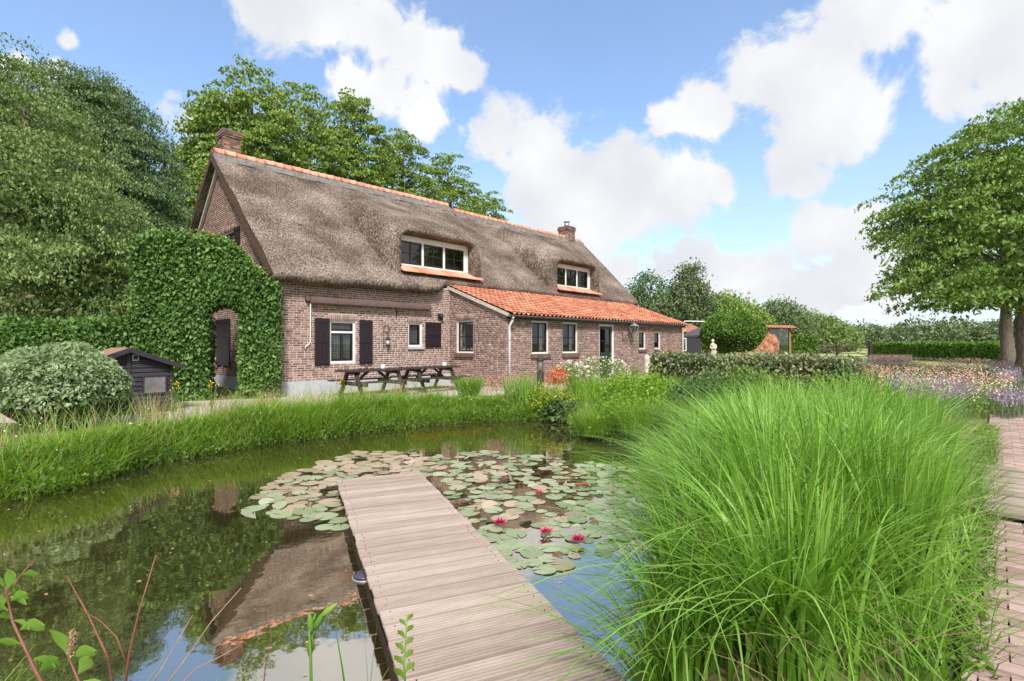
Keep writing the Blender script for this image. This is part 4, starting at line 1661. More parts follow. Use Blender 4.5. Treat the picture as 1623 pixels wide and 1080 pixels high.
# ragged red stone mass
mb = MB()
n1, n2 = 26, 12
for i in range(n1 + 1):
    u_ = i / n1
    top = np.interp(u_, [0, .08, .3, .5, .62, .75, .93, 1], [.75, .95, 1.15, 1.35, 1.75, 2.15, 2.2, 1.9])
    for j in range(n2 + 1):
        a = math.pi * j / n2
        rr = .42 + .07 * math.sin(i * 1.9 + j) + .05 * math.sin(i * .7 - j * 2.1)
        c, s_ = math.cos(a), math.sin(a)
        mb.v.append((-1.6 + 3.2 * u_ + .05 * math.sin(j * 2.3), rr * (abs(c) ** .5) * (1 if c > 0 else -1), (top + .07 * math.sin(i * 2.9)) * (abs(s_) ** .35) + .05 * math.sin(i * 1.3 + j * 1.9)))
for i in range(n1):
    for j in range(n2):
        a = i * (n2 + 1) + j
        mb.f.append((a, a + 1, a + n2 + 2, a + n2 + 1))
mb.f.append(tuple(range(n2 + 1)))
mb.f.append(tuple(n1 * (n2 + 1) + k for k in range(n2 + 1))[::-1])
o = mb.build('stone_mass', M['ember'])
o.location = (18.0, 38, 0)
tag(o, 'ragged orange-brown rock mass rising to one side behind the round shrub', 'rock')

# open kiosk with rusty roof
KI = empty('kiosk', (21.7, 42.5, 0), R(4), 'open kiosk with a rusty roof and glass side beside the tall hedge', 'kiosk')
for (x_, y_) in ((-.85, -.7), (.95, -.7), (-.85, .9), (.95, .9)):
    MB().box(x_ - .07, x_ + .07, y_ - .07, y_ + .07, 0, 2.85).build('post', M['rust'], KI)
mb = MB()
mb.hexa([(-1.2, -1.1, 2.82), (1.4, -1.1, 2.78), (1.4, 1.3, 2.78), (-1.2, 1.3, 2.82), (-.9, -.9, 3.02), (1.0, -.9, 3.0), (1.0, 1.1, 3.0), (-.9, 1.1, 3.02)])
mb.build('roof', M['rust'], KI)
MB().box(-.78, .88, .86, .9, .0, 2.8).build('back_panel', mat('teal_glass', [(.05, .10, .10), (.08, .14, .14)], rough=.2, spec=.6), KI)
MB().box(-.78, .88, -.72, -.70, .1, 2.7).build('pane', M['glass'], KI)

# field gates
GT = empty('field_gate', (31.8, 50, 0), R(-3), 'pair of dark barred field gates with diagonal braces between hedges', 'gate')
for (x0_, x1_) in ((-2.9, -.12), (.12, 2.9)):
    for zz in (.25, .55, .85, 1.12, 1.38):
        mb = MB()
        mb.bar((x0_, 0, zz), (x1_, 0, zz), .05, .06)
        mb.build('rail', M['iron'] if zz < 1.3 else M['joist'], GT)
    mb = MB()
    mb.bar((x0_, .03, .28 if x0_ < 0 and x0_ < -1 else 1.32), (x1_, .03, 1.32 if x0_ < -1 else .28), .04, .06)
    mb.build('brace', M['iron'], GT)
    for xx in (x0_, x1_):
        MB().box(xx - .04, xx + .04, -.06, .04, .1, 1.45).build('stile', M['iron'], GT)
for xx in (-3.1, 0.0, 3.1):
    MB().box(xx - .11, xx + .11, -.1, .12, 0, 1.3 if xx == 0 else 1.75).build('post', M['iron'], GT)
# post and rail fence far behind
FE = empty('paddock_fence', (38, 78, 0), 0, 'low brown post and rail fence across the far field', 'fence')
for i in range(9):
    MB().box(-12 + i * 3 - .06, -12 + i * 3 + .06, -.06, .06, 0, 1.35).build('post', M['joist'], FE)
for zz in (.7, 1.2):
    MB().box(-12.2, 12.2, -.1, -.062, zz - .08, zz + .08).build('rail', M['joist'], FE)
LW = empty('garden_wall', (30.6, 41.5, 0), R(-5), 'low orange-brown brick wall at the back of the flower bed', 'wall')
MB().box(-1.6, 1.6, -.15, .15, 0, .55).build('core', M['mortar_b'], LW)
mb = MB()
for r_ in range(8):
    for k in range(15):
        x0_ = -1.6 + k * .215 + (.1 if r_ % 2 else 0)
        mb.box(x0_, min(1.62, x0_ + .203), -.165, -.14, r_ * .068 + .006, r_ * .068 + .06)
tag(mb.build('brickwork', M['brick_b'], LW), kind='stuff')
MB().box(-1.65, 1.65, -.19, .19, .55, .61).build('coping', M['sill'], LW)

# small black shed with a low gable roof
SH = empty('garden_shed', at(203, 655, 10.75) * 1.0, R(50), 'small black boarded garden shed with a low pitched roof beside the round shrub', 'shed')
SH.location.z = 0
SH.scale = (1, 1, 1.14)
hwid, dp_, eh, ah = .80, 1.25, .92, 1.20
F_SH = Frame((0, 0, 0), (1, 0, 0), (0, -1, 0))
core = MB()
core.add([(-hwid, 0, 0), (hwid, 0, 0), (hwid, 0, eh), (0, 0, ah), (-hwid, 0, eh), (-hwid, dp_, 0), (hwid, dp_, 0), (hwid, dp_, eh), (0, dp_, ah), (-hwid, dp_, eh)],
         [(0, 1, 2, 3, 4), (9, 8, 7, 6, 5), (0, 4, 9, 5), (1, 6, 7, 2)])
core.build('wall', M['shed'], SH)
z_ = 0.02
while z_ < ah - .05:
    z1_ = min(z_ + .082, ah - .03)
    half = lambda z: hwid if z <= eh else hwid * (ah - z) / (ah - eh)
    for (sgn_) in (-1, 1):
        b0, b1 = half(z_), half(z1_)
        x_in = .035
        if b1 < .08:
            continue
        v = [(sgn_ * x_in, -.032, z_), (sgn_ * b0, -.032, z_), (sgn_ * b0, -.002, z_), (sgn_ * x_in, -.002, z_),
             (sgn_ * x_in, -.012, z1_), (sgn_ * b1, -.012, z1_), (sgn_ * b1, -.002, z1_), (sgn_ * x_in, -.002, z1_)]
        if sgn_ < 0:
            v = [v[1], v[0], v[3], v[2], v[5], v[4], v[7], v[6]]
        MB().hexa(v).build('board', M['shed'], SH)
    z_ += .085
MB().box(-.035, .035, -.045, -.002, 0, ah - .04).build('corner_post', M['shed'], SH)
MB().box(hwid - .05, hwid + .012, -.048, .0, 0, eh - .01).build('corner_post', M['shed'], SH)
for sgn_ in (-1, 1):
    mb = MB()
    e_ = hwid + .16
    ez = ah - (ah - eh) / hwid * e_
    mb.hexa([(0, -.14, ah + .005), (sgn_ * e_, -.14, ez + .005), (sgn_ * e_, dp_ + .1, ez + .005), (0, dp_ + .1, ah + .005),
             (0, -.14, ah + .04), (sgn_ * e_, -.14, ez + .04), (sgn_ * e_, dp_ + .1, ez + .04), (0, dp_ + .1, ah + .04)])
    mb.build('roof', M['shedroof'], SH)
    mb = MB()
    mb.bar((0, -.155, ah + .0), (sgn_ * (e_ + .01), -.155, ez + .0), .03, .085)
    mb.build('bargeboard', M['shed'], SH)
MB().box(.06, .175, -.052, -.034, ah - .20, ah - .085).build('vent', M['zinc'], SH)
MB().box(.08, .155, -.058, -.053, ah - .18, ah - .105).build('vent_grille', M['shed'], SH)
mb = MB()
for (a_, b_, c_, d_) in ((.24, .27, .36, .72), (.66, .69, .36, .72), (.27, .66, .36, .39), (.27, .66, .69, .72)):
    mb.box(a_, b_, -.056, -.034, c_, d_)
wn_ = mb.build('window', M['shed'], SH)
MB().box(.27, .66, -.045, -.036, .39, .69).build('pane', mat('dusty_mesh', [(.12, .115, .11), (.2, .19, .18)], rough=.5, scale=9), wn_)


# ================================================================== vegetation tools
def unit(v):
    return v / (np.linalg.norm(v, axis=-1, keepdims=True) + 1e-9)


def leaves(C, size, up=.5, aspect=.55, jitter=.35, droop=.3, axis=None):
    """C (n,3) leaf positions -> folded diamond leaves"""
    n = len(C)
    ax = unit(RNG.normal(size=(n, 3)) + np.array([0, 0, -droop * 2]) + (0 if axis is None else axis))
    nr_ = RNG.normal(size=(n, 3)) + np.array([0, 0, up * 3])
    sd_ = unit(np.cross(ax, nr_))
    nr_ = unit(np.cross(sd_, ax))
    s = size * (1 + (RNG.random(n) - .5) * 2 * jitter)
    s = s[:, None]
    V = np.empty((n, 4, 3))
    V[:, 0] = C - ax * s * .5
    V[:, 1] = C + sd_ * s * aspect * .5 + nr_ * s * .10 - ax * s * .05
    V[:, 2] = C + ax * s * .5 - nr_ * s * .06
    V[:, 3] = C - sd_ * s * aspect * .5 + nr_ * s * .10 - ax * s * .05
    F = np.arange(n * 4).reshape(n, 4)
    return V.reshape(-1, 3), F


def blades(B, h, w, bend, az=None, segs=4, droop=0.0, tipw=.12):
    """grass ribbons from base points B (n,3); bend = sideways reach / height"""
    n = len(B)
    az = RNG.random(n) * 2 * np.pi if az is None else az
    d = np.stack([np.cos(az), np.sin(az), np.zeros(n)], 1)
    tw = RNG.normal(0, .7, n)
    sd_ = np.stack([-np.sin(az + tw), np.cos(az + tw), np.zeros(n)], 1)
    h, w, bend = (np.broadcast_to(np.asarray(v, float), (n,)) for v in (h, w, bend))
    droop = np.broadcast_to(np.asarray(droop, float), (n,))
    V = np.empty((n, segs + 1, 2, 3))
    for i in range(segs + 1):
        t = i / segs
        pos = B + d * (h * bend * t ** 1.7)[:, None]
        pos = pos + np.array([0, 0, 1]) * (h * (t - .18 * bend * t * t - droop * t ** 3))[:, None]
        ww = (w * (1 - (1 - tipw) * t ** 1.6) * (.75 if i == 0 else 1))[:, None] * .5
        V[:, i, 0] = pos - sd_ * ww
        V[:, i, 1] = pos + sd_ * ww
    base = np.arange(n)[:, None] * (segs + 1) * 2
    F = []
    for i in range(segs):
        a = base + i * 2
        F.append(np.concatenate([a, a + 1, a + 3, a + 2], 1))
    return V.reshape(-1, 3), np.concatenate(F)


def join(*vf):
    VV, FF, b = [], [], 0
    for v, f in vf:
        VV.append(v)
        FF.append(f + b)
        b += len(v)
    return np.concatenate(VV), np.concatenate(FF)


def veg(name, vf, m, parent=None, smooth=False):
    return link(name, np_mesh(name, vf[0], vf[1], smooth), m, parent)


def lobes_points(lobes, n, shell=.22, inner=.25):
    """points near the surface (and some inside) of a union of ellipsoids"""
    lb = np.array(lobes, float)
    wgt = (lb[:, 3] * lb[:, 4] + lb[:, 3] * lb[:, 5] + lb[:, 4] * lb[:, 5])
    res = []
    tot = 0
    while tot < n:
        k = RNG.choice(len(lb), n * 2, p=wgt / wgt.sum())
        d = unit(RNG.normal(size=(n * 2, 3)))
        r = 1 - np.abs(RNG.normal(0, shell, n * 2))
        r = np.where(RNG.random(n * 2) < inner, RNG.random(n * 2) ** .5, r)
        P = lb[k, :3] + d * lb[k, 3:] * np.clip(r, .05, 1.02)[:, None]
        # throw away what is deep inside another lobe
        deep = np.zeros(len(P), bool)
        for q in lb:
            e = np.linalg.norm((P - q[:3]) / q[3:], axis=1)
            deep |= e < .55
        P = P[~deep | (RNG.random(len(P)) < .12)]
        res.append(P)
        tot += len(P)
    return np.concatenate(res)[:n]


def crown(lobes, clusters, per, size, spread, up=.5, droop=.3, flat=.6, aspect=.55, shell=.22, inner=.25, core=0, bough=0):
    C = lobes_points(lobes, clusters, shell, inner)
    rad = spread * (.55 + .9 * RNG.random(clusters))
    off = RNG.normal(size=(clusters, per, 3)) * rad[:, None, None] * np.array([1, 1, flat])
    # each clump hangs a little at its rim
    off[..., 2] -= .35 * np.linalg.norm(off[..., :2], axis=-1)
    if bough:
        # leaf sprays: plates that run outwards and hang at the tip
        ho = C[:, :2] + RNG.normal(0, .6, (clusters, 2))
        ho = unit(ho)
        u_ = RNG.uniform(-1, 1, (clusters, per))
        v_ = RNG.normal(0, .42, (clusters, per)) * (1.15 - .6 * np.abs(u_))
        Lc = bough * (.6 + .8 * RNG.random(clusters))[:, None]
        tilt = RNG.uniform(.10, .34, clusters)[:, None]
        off = np.stack([ho[:, :1] * u_ * Lc - ho[:, 1:] * v_ * Lc, ho[:, 1:] * u_ * Lc + ho[:, :1] * v_ * Lc,
                        -tilt * Lc * (u_ + .6) ** 2 - .25 * Lc * v_ ** 2 + RNG.normal(0, .07, u_.shape)], -1)
    P = (C[:, None, :] + off).reshape(-1, 3)
    vf = leaves(P, size, up, aspect, droop=droop, jitter=.5)
    if core:  # oversized inner leaves, added to block light and darken the crown gaps
        lb = np.array(lobes, float)
        k = RNG.choice(len(lb), core, p=lb[:, 3] * lb[:, 5] / (lb[:, 3] * lb[:, 5]).sum())
        Q = lb[k, :3] + unit(RNG.normal(size=(core, 3))) * lb[k, 3:] * RNG.uniform(.3, .62, core)[:, None]
        vf = join(vf, leaves(Q, size * 1.7, up, .7, droop=droop))
    return C, vf


def limbs(mb, base, top, r0, C, nb, seed, r1=.05, fork=.45, sides=8):
    """trunk from base to top, limbs running out to some of the clump centres C"""
    r = random.Random(seed)
    base, top = Vector(base), Vector(top)
    pts = []
    n = 7
    for i in range(n + 1):
        u_ = i / n
        p = base.lerp(top, u_)
        p += Vector((r.uniform(-1, 1), r.uniform(-1, 1), 0)) * (.12 * (top - base).length * .12 if 0 < i else 0)
        pts.append(p)
    rad = [r0 * (1.35 if i == 0 else 1) * (1 - .85 * (i / n)) + r1 * .5 for i in range(n + 1)]
    mb.tube(pts, rad, sides + 4)
    idx_ = list(range(len(C)))
    r.shuffle(idx_)
    for k in idx_[:nb]:
        c = Vector(C[k])
        u_ = min(.95, max(fork, (c.z - base.z) / max(.1, (top.z - base.z)) - r.uniform(.15, .4)))
        f = u_ * n
        i = min(n - 1, int(f))
        s = pts[i].lerp(pts[i + 1], f - i)
        mid = s.lerp(c, .5) + Vector((r.uniform(-.3, .3), r.uniform(-.3, .3), r.uniform(.1, .5)))
        m2 = s.lerp(mid, .5) + Vector((0, 0, .1))
        rr = max(r1 * .5, r0 * (1 - u_) * .5)
        mb.tube([s, m2, mid, c], [rr, rr * .75, rr * .5, r1 * .15], max(5, sides - 3))


def tree(name, label, loc, lobes, leafm, trunk_top, r0, clusters, per, size, spread, group=None, nb=30, fork=.4, seed=1, **kw):
    T = empty(name, loc, 0, label, 'tree', group)
    C, vf = crown(lobes, clusters, per, size, spread, **kw)
    mb = MB()
    limbs(mb, (0, 0, -.1), trunk_top, r0, C, nb, seed, fork=fork)
    mb.build('trunk', M['bark'], T, True)
    veg('crown', vf, leafm, T)
    return T


# ------------------------------------------------------------------ big trees behind the hedge on the left
tree('lime_tree', 'huge leafy tree filling the corner above the low hedge', (-16.2, 17.0, 0),
     [(0, 0, 3.8, 4.2, 3.8, 2.6), (.1, -.6, 6.4, 3.5, 3.2, 2.0), (-.9, 0, 8.6, 2.7, 2.6, 1.6), (-1.7, 0, 10.5, 1.9, 1.9, 1.4), (2.5, -1.4, 3.6, 2.4, 2.2, 1.7), (-3, -1, 7, 3, 3, 3), (1.9, -1.0, 5.6, 2.0, 2.0, 1.2), (2.4, -.6, 2.4, 2.4, 2.2, 1.5)],
     M['lime'], (0, 0, 9.5), .42, 560, 230, .10, .62, bough=.85, nb=40, seed=3, droop=.8, up=.45, flat=.38, aspect=.5, shell=.13, inner=.12, core=16000)
tree('hornbeam_tree', 'tall rounded dark tree next to the thatched gable', (-18.9, 24.0, 0),
     [(0, 0, 6.6, 3.5, 3.4, 3.4), (-1.0, 0, 10.6, 3.0, 2.8, 2.5), (1.6, -.6, 5.6, 2.6, 2.4, 2.4), (-1.7, 0, 12.9, 2.0, 2.0, 1.6), (1.9, 0, 3.2, 2.4, 2.4, 1.9), (.7, -.3, 9.6, 2.2, 2.2, 2.0), (1.9, -.4, 7.8, 1.7, 1.7, 1.4), (-.2, 0, 12.0, 2.0, 1.8, 1.6)],
     M['lime2'], (-.4, 0, 12), .45, 560, 230, .115, .68, bough=.95, nb=36, seed=5, droop=.8, up=.45, flat=.38, aspect=.5, shell=.13, inner=.12, core=16000)

# row of tall plane trees behind the house
ROW = [(336, 37, 19.6, 'tall plane tree showing left of the chimney'), (395, 38.5, 22.8, 'tallest plane tree rising just right of the left chimney'),
       (475, 43, 23.4, 'tall plane tree behind the thatch, second of the row past the chimney'), (560, 48, 25.2, 'tall plane tree above the middle of the first ridge section'),
       (640, 54, 24.2, 'plane tree behind the ridge, above the first dormer'), (712, 60, 24.0, 'plane tree above the step in the ridge'),
       (768, 68, 22.0, 'last and smallest plane tree of the row behind the roof')]
for i, (px, Y, h, lb) in enumerate(ROW):
    X = (px - 811) / 811 * Y
    r = random.Random(40 + i)
    wd = 2.7 if i == 0 else 3.9
    lob = [(r.uniform(-.5, .5), 0, h - 3.0, wd * .62, wd * .62, 3.0), (-1.5, r.uniform(-1, 1), h - 6.0, wd * .68, wd * .7, 3.2), (1.6, r.uniform(-1, 1), h - 6.6, wd * .68, wd * .7, 3.2),
           (0, -.6, h - 10.0, wd * 1.0, wd, 3.4), (-2.2, 0, h - 12.5, wd * .8, wd * .8, 2.6), (2.2, 0, h - 12.5, wd * .8, wd * .8, 2.6), (0, 0, h - 15, wd, wd, 2.5)]
    lob = [l for l in lob if l[2] > 4]
    tree('plane_tree', lb, (X, Y, 0), lob, M['plane'], (0, 0, h - 2), .38, 540, 84, .2, .72, 'plane trees behind the farmhouse', nb=34, seed=60 + i, fork=.3, droop=.35,
         up=.3, flat=.75, aspect=.75, shell=.24, inner=.2, core=2200, bough=.85)

# walnut trees at the right
tree('walnut_tree', 'broad walnut tree with a spreading crown beside the brick path', (18.7, 18.7, 0),
     [(-.2, 0, 6.0, 3.8, 3.6, 2.2), (-2.3, -.8, 4.7, 2.7, 2.6, 1.5), (.3, 0, 8.9, 2.6, 2.6, 1.5), (1.8, 0, 7.0, 3.4, 3.2, 2.6), (-3.5, -.2, 6.0, 1.5, 1.9, 1.1), (-1.9, .3, 7.9, 2.0, 2.0, 1.2),
      (-3.9, -.8, 3.5, 1.4, 1.8, .8), (-2.2, -1.4, 3.2, 1.6, 1.8, .7), (-.2, -1.6, 3.5, 2.0, 1.8, .8), (-3.1, .8, 7.0, 1.5, 1.5, 1.0)],
     M['walnut'], (.2, 0, 8.2), .25, 480, 110, .145, .42, bough=.72, nb=70, seed=21, fork=.34, droop=.45, up=.45, flat=.55, aspect=.5, shell=.16, inner=.15, core=1800)
tree('walnut_tree', 'second walnut with a thick pale trunk behind the flower bed', (25.3, 26.3, 0),
     [(.6, 0, 6.6, 4.4, 4.2, 2.6), (1.5, 0, 8.6, 3.2, 3.2, 2.2), (-1.6, 0, 5.4, 2.6, 2.6, 1.8)],
     M['walnut'], (0, 0, 8.0), .30, 420, 30, .22, .42, nb=24, seed=23, fork=.4, droop=.45, up=.45, flat=.6, aspect=.5)

# trees beyond the lean-to
def backtree(name, label, px, Y, topz, wpx, m, seed, per=34, cl=420, lobes=None, group='trees beyond the garden', size=None):
    X = (px - 811) / 811 * Y
    w = wpx / 811 * Y / 2
    r = random.Random(seed)
    if lobes is None:
        lobes = [(r.uniform(-.2, .2) * w, 0, topz * .78, w * .55, w * .55, topz * .22), (-.45 * w, r.uniform(-.3, .3) * w, topz * .55, w * .6, w * .6, topz * .28),
                 (.45 * w, r.uniform(-.3, .3) * w, topz * .52, w * .6, w * .6, topz * .28), (0, -.2 * w, topz * .3, w * .9, w * .8, topz * .26)]
    return tree(name, label, (X, Y, 0), lobes, m, (0, 0, topz * .85), .05 * w + .12, cl, per, size or .0042 * Y + .03, .11 * w + .12, group, nb=20, seed=seed, fork=.25, droop=.4, flat=.6,
                aspect=.6, shell=.22)


backtree('grey_willow', 'greyish feathery tree peeping over the far end of the thatch', 1030, 62, 10.2, 110, M['lime2'], 71)
backtree('weeping_beech', 'tall drooping dark green tree behind the tiled lean-to roof', 1088, 45, 8.7, 95, M['far'], 72, cl=560,
         lobes=[(.3, 0, 7.6, .9, .9, 1.1), (.1, 0, 6.2, 1.6, 1.5, 1.2), (-.6, 0, 4.6, 2.4, 2.2, 1.3), (.6, 0, 3.4, 2.5, 2.2, 1.4), (-1.8, 0, 2.6, 2.4, 2, 1.8), (1.6, 0, 5.2, 1.1, 1, .8)])
backtree('field_maple', 'green tree above the round clipped shrub', 1160, 66, 8.0, 120, M['plane'], 73)
backtree('field_maple', 'green tree standing above the rusty kiosk roof', 1222, 74, 8.0, 110, M['far'], 74)
backtree('field_maple', 'green tree sloping down right of the rusty kiosk', 1275, 84, 7.2, 100, M['lime'], 75)
backtree('field_maple', 'last green tree of the row above the field gates', 1312, 95, 5.8, 80, M['lime'], 76)
backtree('oak_tree', 'dark oak behind the tiled end of the lean-to', 1130, 80, 9.4, 120, M['far'], 77)

# far wood across the fields reads as one mass
lob = []
r = random.Random(5)
for i in range(64):
    px = 1180 + i * 9.5 + r.uniform(-6, 6)
    Y = 170 + r.uniform(-12, 12)
    h = r.uniform(7.0, 10.5)
    lob.append(((px - 811) / 811 * Y, Y, h * .55, r.uniform(2.4, 4.5), 3, h * .5))
for i in range(30):
    px = -300 + i * 45
    Y = 120 + r.uniform(-10, 10)
    h = r.uniform(8, 12)
    lob.append(((px - 811) / 811 * Y, Y, h * .5, 5.5, 3, h * .5))
C, vf = crown(lob, 5200, 12, .75, .8, up=.3, flat=.7, aspect=.7)
o = veg('treeline', vf, M['far'])
tag(o, 'dark far-off line of trees along the horizon', 'treeline', kind='stuff')


# ------------------------------------------------------------------ hedges and shrubs
def hedge_pts(L_, D_, H_, n, bulge=.06):
    """points on the skin of a clipped box hedge (local: x along, y depth, z up)"""
    ar = np.array([L_ * H_, L_ * H_ * .5, L_ * D_, D_ * H_, D_ * H_])
    k = RNG.choice(5, n, p=ar / ar.sum())
    a, b = RNG.random(n), RNG.random(n)
    P = np.empty((n, 3))
    P[k == 0] = np.stack([a * L_, np.zeros(n), b * H_], 1)[k == 0]
    P[k == 1] = np.stack([a * L_, np.full(n, D_), b * H_], 1)[k == 1]
    P[k == 2] = np.stack([a * L_, b * D_, np.full(n, H_)], 1)[k == 2]
    P[k == 3] = np.stack([np.zeros(n), a * D_, b * H_], 1)[k == 3]
    P[k == 4] = np.stack([np.full(n, L_), a * D_, b * H_], 1)[k == 4]
    P += RNG.normal(0, bulge, P.shape)
    P[:, 2] = np.maximum(P[:, 2], .03)
    nv = np.stack([np.sin(P[:, 0] * 2.1 + P[:, 2] * 1.7), np.sin(P[:, 0] * 1.3 + 2), np.sin(P[:, 0] * 1.7 + P[:, 1] * 3)], 1)
    return P + nv * .04


def hedge(name, label, loc, rz, L_, D_, H_, m, n, size, cat='hedge', core=True, up=.25, bulge=.06):
    Hh = empty(name, loc, rz, label, cat)
    P = hedge_pts(L_, D_, H_, n, bulge)
    veg('foliage', leaves(P, size, up, .62, droop=.35), m, Hh)
    if core:
        mb = MB()
        i_ = .12
        mb.box(i_, L_ - i_, i_, D_ - i_, 0, H_ - i_)
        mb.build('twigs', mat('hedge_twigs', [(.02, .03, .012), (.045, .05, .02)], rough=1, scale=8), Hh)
    return Hh


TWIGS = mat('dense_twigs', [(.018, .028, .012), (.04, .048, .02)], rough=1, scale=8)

# arch hedge: a tall clipped block with a doorway through it
AP0, AP1 = Vector((-9.5, 12.85, 0)), Vector((-6.5, 14.2, 0))
ad_ = (AP1 - AP0)
AL = ad_.length
arz = math.atan2(ad_.y, ad_.x)
AR = empty('arch_hedge', AP0, arz, 'tall clipped leafy hedge block with an arched doorway against the house corner', 'hedge')
AD = 1.25
O0, O1, OH = 1.56, 2.40, 2.62


def arch_top(a):
    return np.interp(a, [0, .1, .4, .9, 1.9, 2.2, 2.5, 2.8, 3.05, AL], [3.95, 4.12, 4.24, 4.3, 4.25, 4.1, 3.75, 3.45, 3.3, 3.15])


def open_top(a):
    u_ = (a - (O0 + O1) / 2) / ((O1 - O0) / 2)
    return OH - .25 * u_ ** 2


n = 46000
a = RNG.random(n) * AL
z = RNG.random(n) * 4.3
y = np.zeros(n)
k = RNG.random(n)
y = np.where(k < .62, 0.0, np.where(k < .72, AD, RNG.random(n) * AD))
face = k < .72
ok = face & (z < arch_top(a)) & ~((a > O0) & (a < O1) & (z < open_top(a)))
P1 = np.stack([a, y, z], 1)[ok]
n2 = 9000
a = RNG.random(n2) * AL
P2 = np.stack([a, RNG.random(n2) * AD, arch_top(a)], 1)
n3 = 7500
e_ = RNG.random(n3)
zz = RNG.random(n3)
P3 = np.stack([np.where(e_ < .5, 0, AL), RNG.random(n3) * AD, zz * np.where(e_ < .5, 3.95, 3.15)], 1)
n4 = 4200
e_ = RNG.random(n4)
aa = np.where(e_ < .35, O0, np.where(e_ < .7, O1, O0 + RNG.random(n4) * (O1 - O0)))
zz = np.where(e_ < .7, RNG.random(n4) * 2.2, open_top(aa))
P4 = np.stack([aa, RNG.random(n4) * AD, zz], 1)
P = np.concatenate([P1, P2, P3, P4])
P += RNG.normal(0, .055, P.shape)
P[:, 1] -= .09 * np.sin(P[:, 0] * 2.2 + 1) * np.sin(P[:, 2] * 1.9)
P[:, 2] = np.maximum(P[:, 2], .03)
veg('foliage', leaves(P, .105, .2, .66, droop=.5, axis=np.array([0, -.4, 0])), M['beech'], AR)
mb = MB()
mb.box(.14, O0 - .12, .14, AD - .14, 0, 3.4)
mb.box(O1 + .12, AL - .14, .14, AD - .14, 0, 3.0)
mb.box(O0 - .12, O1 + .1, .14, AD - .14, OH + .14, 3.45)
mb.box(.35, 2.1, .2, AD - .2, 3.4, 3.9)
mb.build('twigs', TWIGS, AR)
# new shoots standing out on top
aa = RNG.random(260) * 3.0
B = np.stack([aa, RNG.random(260) * AD, arch_top(aa) - .05], 1)
sh = []
for k in range(5):
    sh.append(B + np.array([0, 0, .06 + .05 * k]) + RNG.normal(0, .03, B.shape))
veg('shoots', leaves(np.concatenate(sh), .09, .2, .6), M['plane'], AR)

hedge('low_hedge', 'long dark green clipped hedge behind the small shed', (-17.5, 12.4, 0), R(2.5), 7.9, 1.1, 2.02, M['beech'], 30000, .115)
o = empty('dark_shrub', (-13.2, 14.2, 0), 0, 'dark glossy shrub with reddish leaf tips above the low hedge', 'shrub')
C, vf = crown([(-.6, 0, 1.6, 2.0, 1.2, 1.3), (1.2, .3, 1.5, 1.4, 1.0, 1.0), (-2.4, .2, 1.4, 1.4, 1.0, 1.0)], 240, 34, .15, .26, up=.3)
veg('foliage', vf, M['photinia'], o)
mb = MB()
limbs(mb, (0, 0, 0), (0, 0, 1.8), .08, C, 18, 4)
mb.build('stem', M['bark'], o, True)

# round grey-green shrub
o = empty('round_shrub', (-8.12, 9.15, 0), 0, 'round clipped shrub with pale grey-green leaves near the water', 'shrub')
n = 14000
d = unit(RNG.normal(size=(n, 3)))
d[:, 2] = np.abs(d[:, 2]) * 1.0 - .25 * (RNG.random(n) < .35)
d = unit(d)
rr = 1 - np.abs(RNG.normal(0, .07, n))
P = np.array([0, 0, .64]) + d * np.array([1.06, 1.05, .84]) * rr[:, None] + .05 * np.sin(d[:, [1, 2, 0]] * 9)
P[:, 2] = np.maximum(P[:, 2], .04)
veg('foliage', leaves(P, .105, .2, .6, droop=.25, axis=d * .9), M['pale'], o)
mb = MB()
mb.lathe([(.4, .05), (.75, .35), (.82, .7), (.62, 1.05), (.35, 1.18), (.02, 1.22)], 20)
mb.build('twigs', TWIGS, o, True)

# clipped variegated hedge on the right
v0, v1 = Vector((4.55, 16.9, 0)), Vector((8.15, 12.6, 0))
dv = v1 - v0
hedge('variegated_hedge', 'low flat-topped hedge with cream-edged leaves in front of the lean-to', v0, math.atan2(dv.y, dv.x), dv.length, 1.0, 1.07, M['varieg'], 17000, .10, up=.35)

# ball-headed shrub
o = empty('ball_tree', (12.9, 30, 0), 0, 'round-headed clipped evergreen on a short stem beside the statue', 'shrub')
n = 15000
d = unit(RNG.normal(size=(n, 3)))
rr = 1 - np.abs(RNG.normal(0, .09, n))
P = np.array([0, 0, 2.15]) + d * np.array([1.82, 1.6, 1.22]) * rr[:, None]
P += .07 * np.sin(P[:, [1, 2, 0]] * 5)
veg('crown', leaves(P, .15, .1, .5, droop=-.5, axis=d * .6), M['box'], o)
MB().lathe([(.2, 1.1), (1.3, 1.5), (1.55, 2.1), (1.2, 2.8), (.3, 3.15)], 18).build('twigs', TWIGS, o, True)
mb = MB()
for k in range(5):
    a_ = k * 1.26
    mb.tube([(.06 * math.cos(a_), .06 * math.sin(a_), -.05), (.15 * math.cos(a_), .15 * math.sin(a_), .5), (.7 * math.cos(a_), .7 * math.sin(a_), 1.45)], [.08, .07, .04], 8)
mb.build('trunk', M['bark'], o, True)

hedge('tall_hedge', 'square clipped green hedge between the kiosk and the gates', (23.6, 45, 0), R(3), 3.4, 1.6, 2.15, M['box'], 5200, .2)
hv0, hv1 = Vector((37.2, 53, 0)), Vector((34.6, 34.5, 0))
dv = hv1 - hv0
hedge('boundary_hedge', 'long dark clipped hedge right of the field gates, behind the walnut trunks', hv0, math.atan2(dv.y, dv.x), dv.length, 1.3, 1.52, M['box'], 15000, .2)
hedge('paddock_hedge', 'thin clipped hedge far behind the field gates', (52, 96, 0), R(0), 11, 1.2, 1.5, M['box'], 4200, .3)

# ================================================================== pond plants
def to3(P, z=None):
    return np.column_stack([P, ground_z(P) if z is None else np.full(len(P), z)])


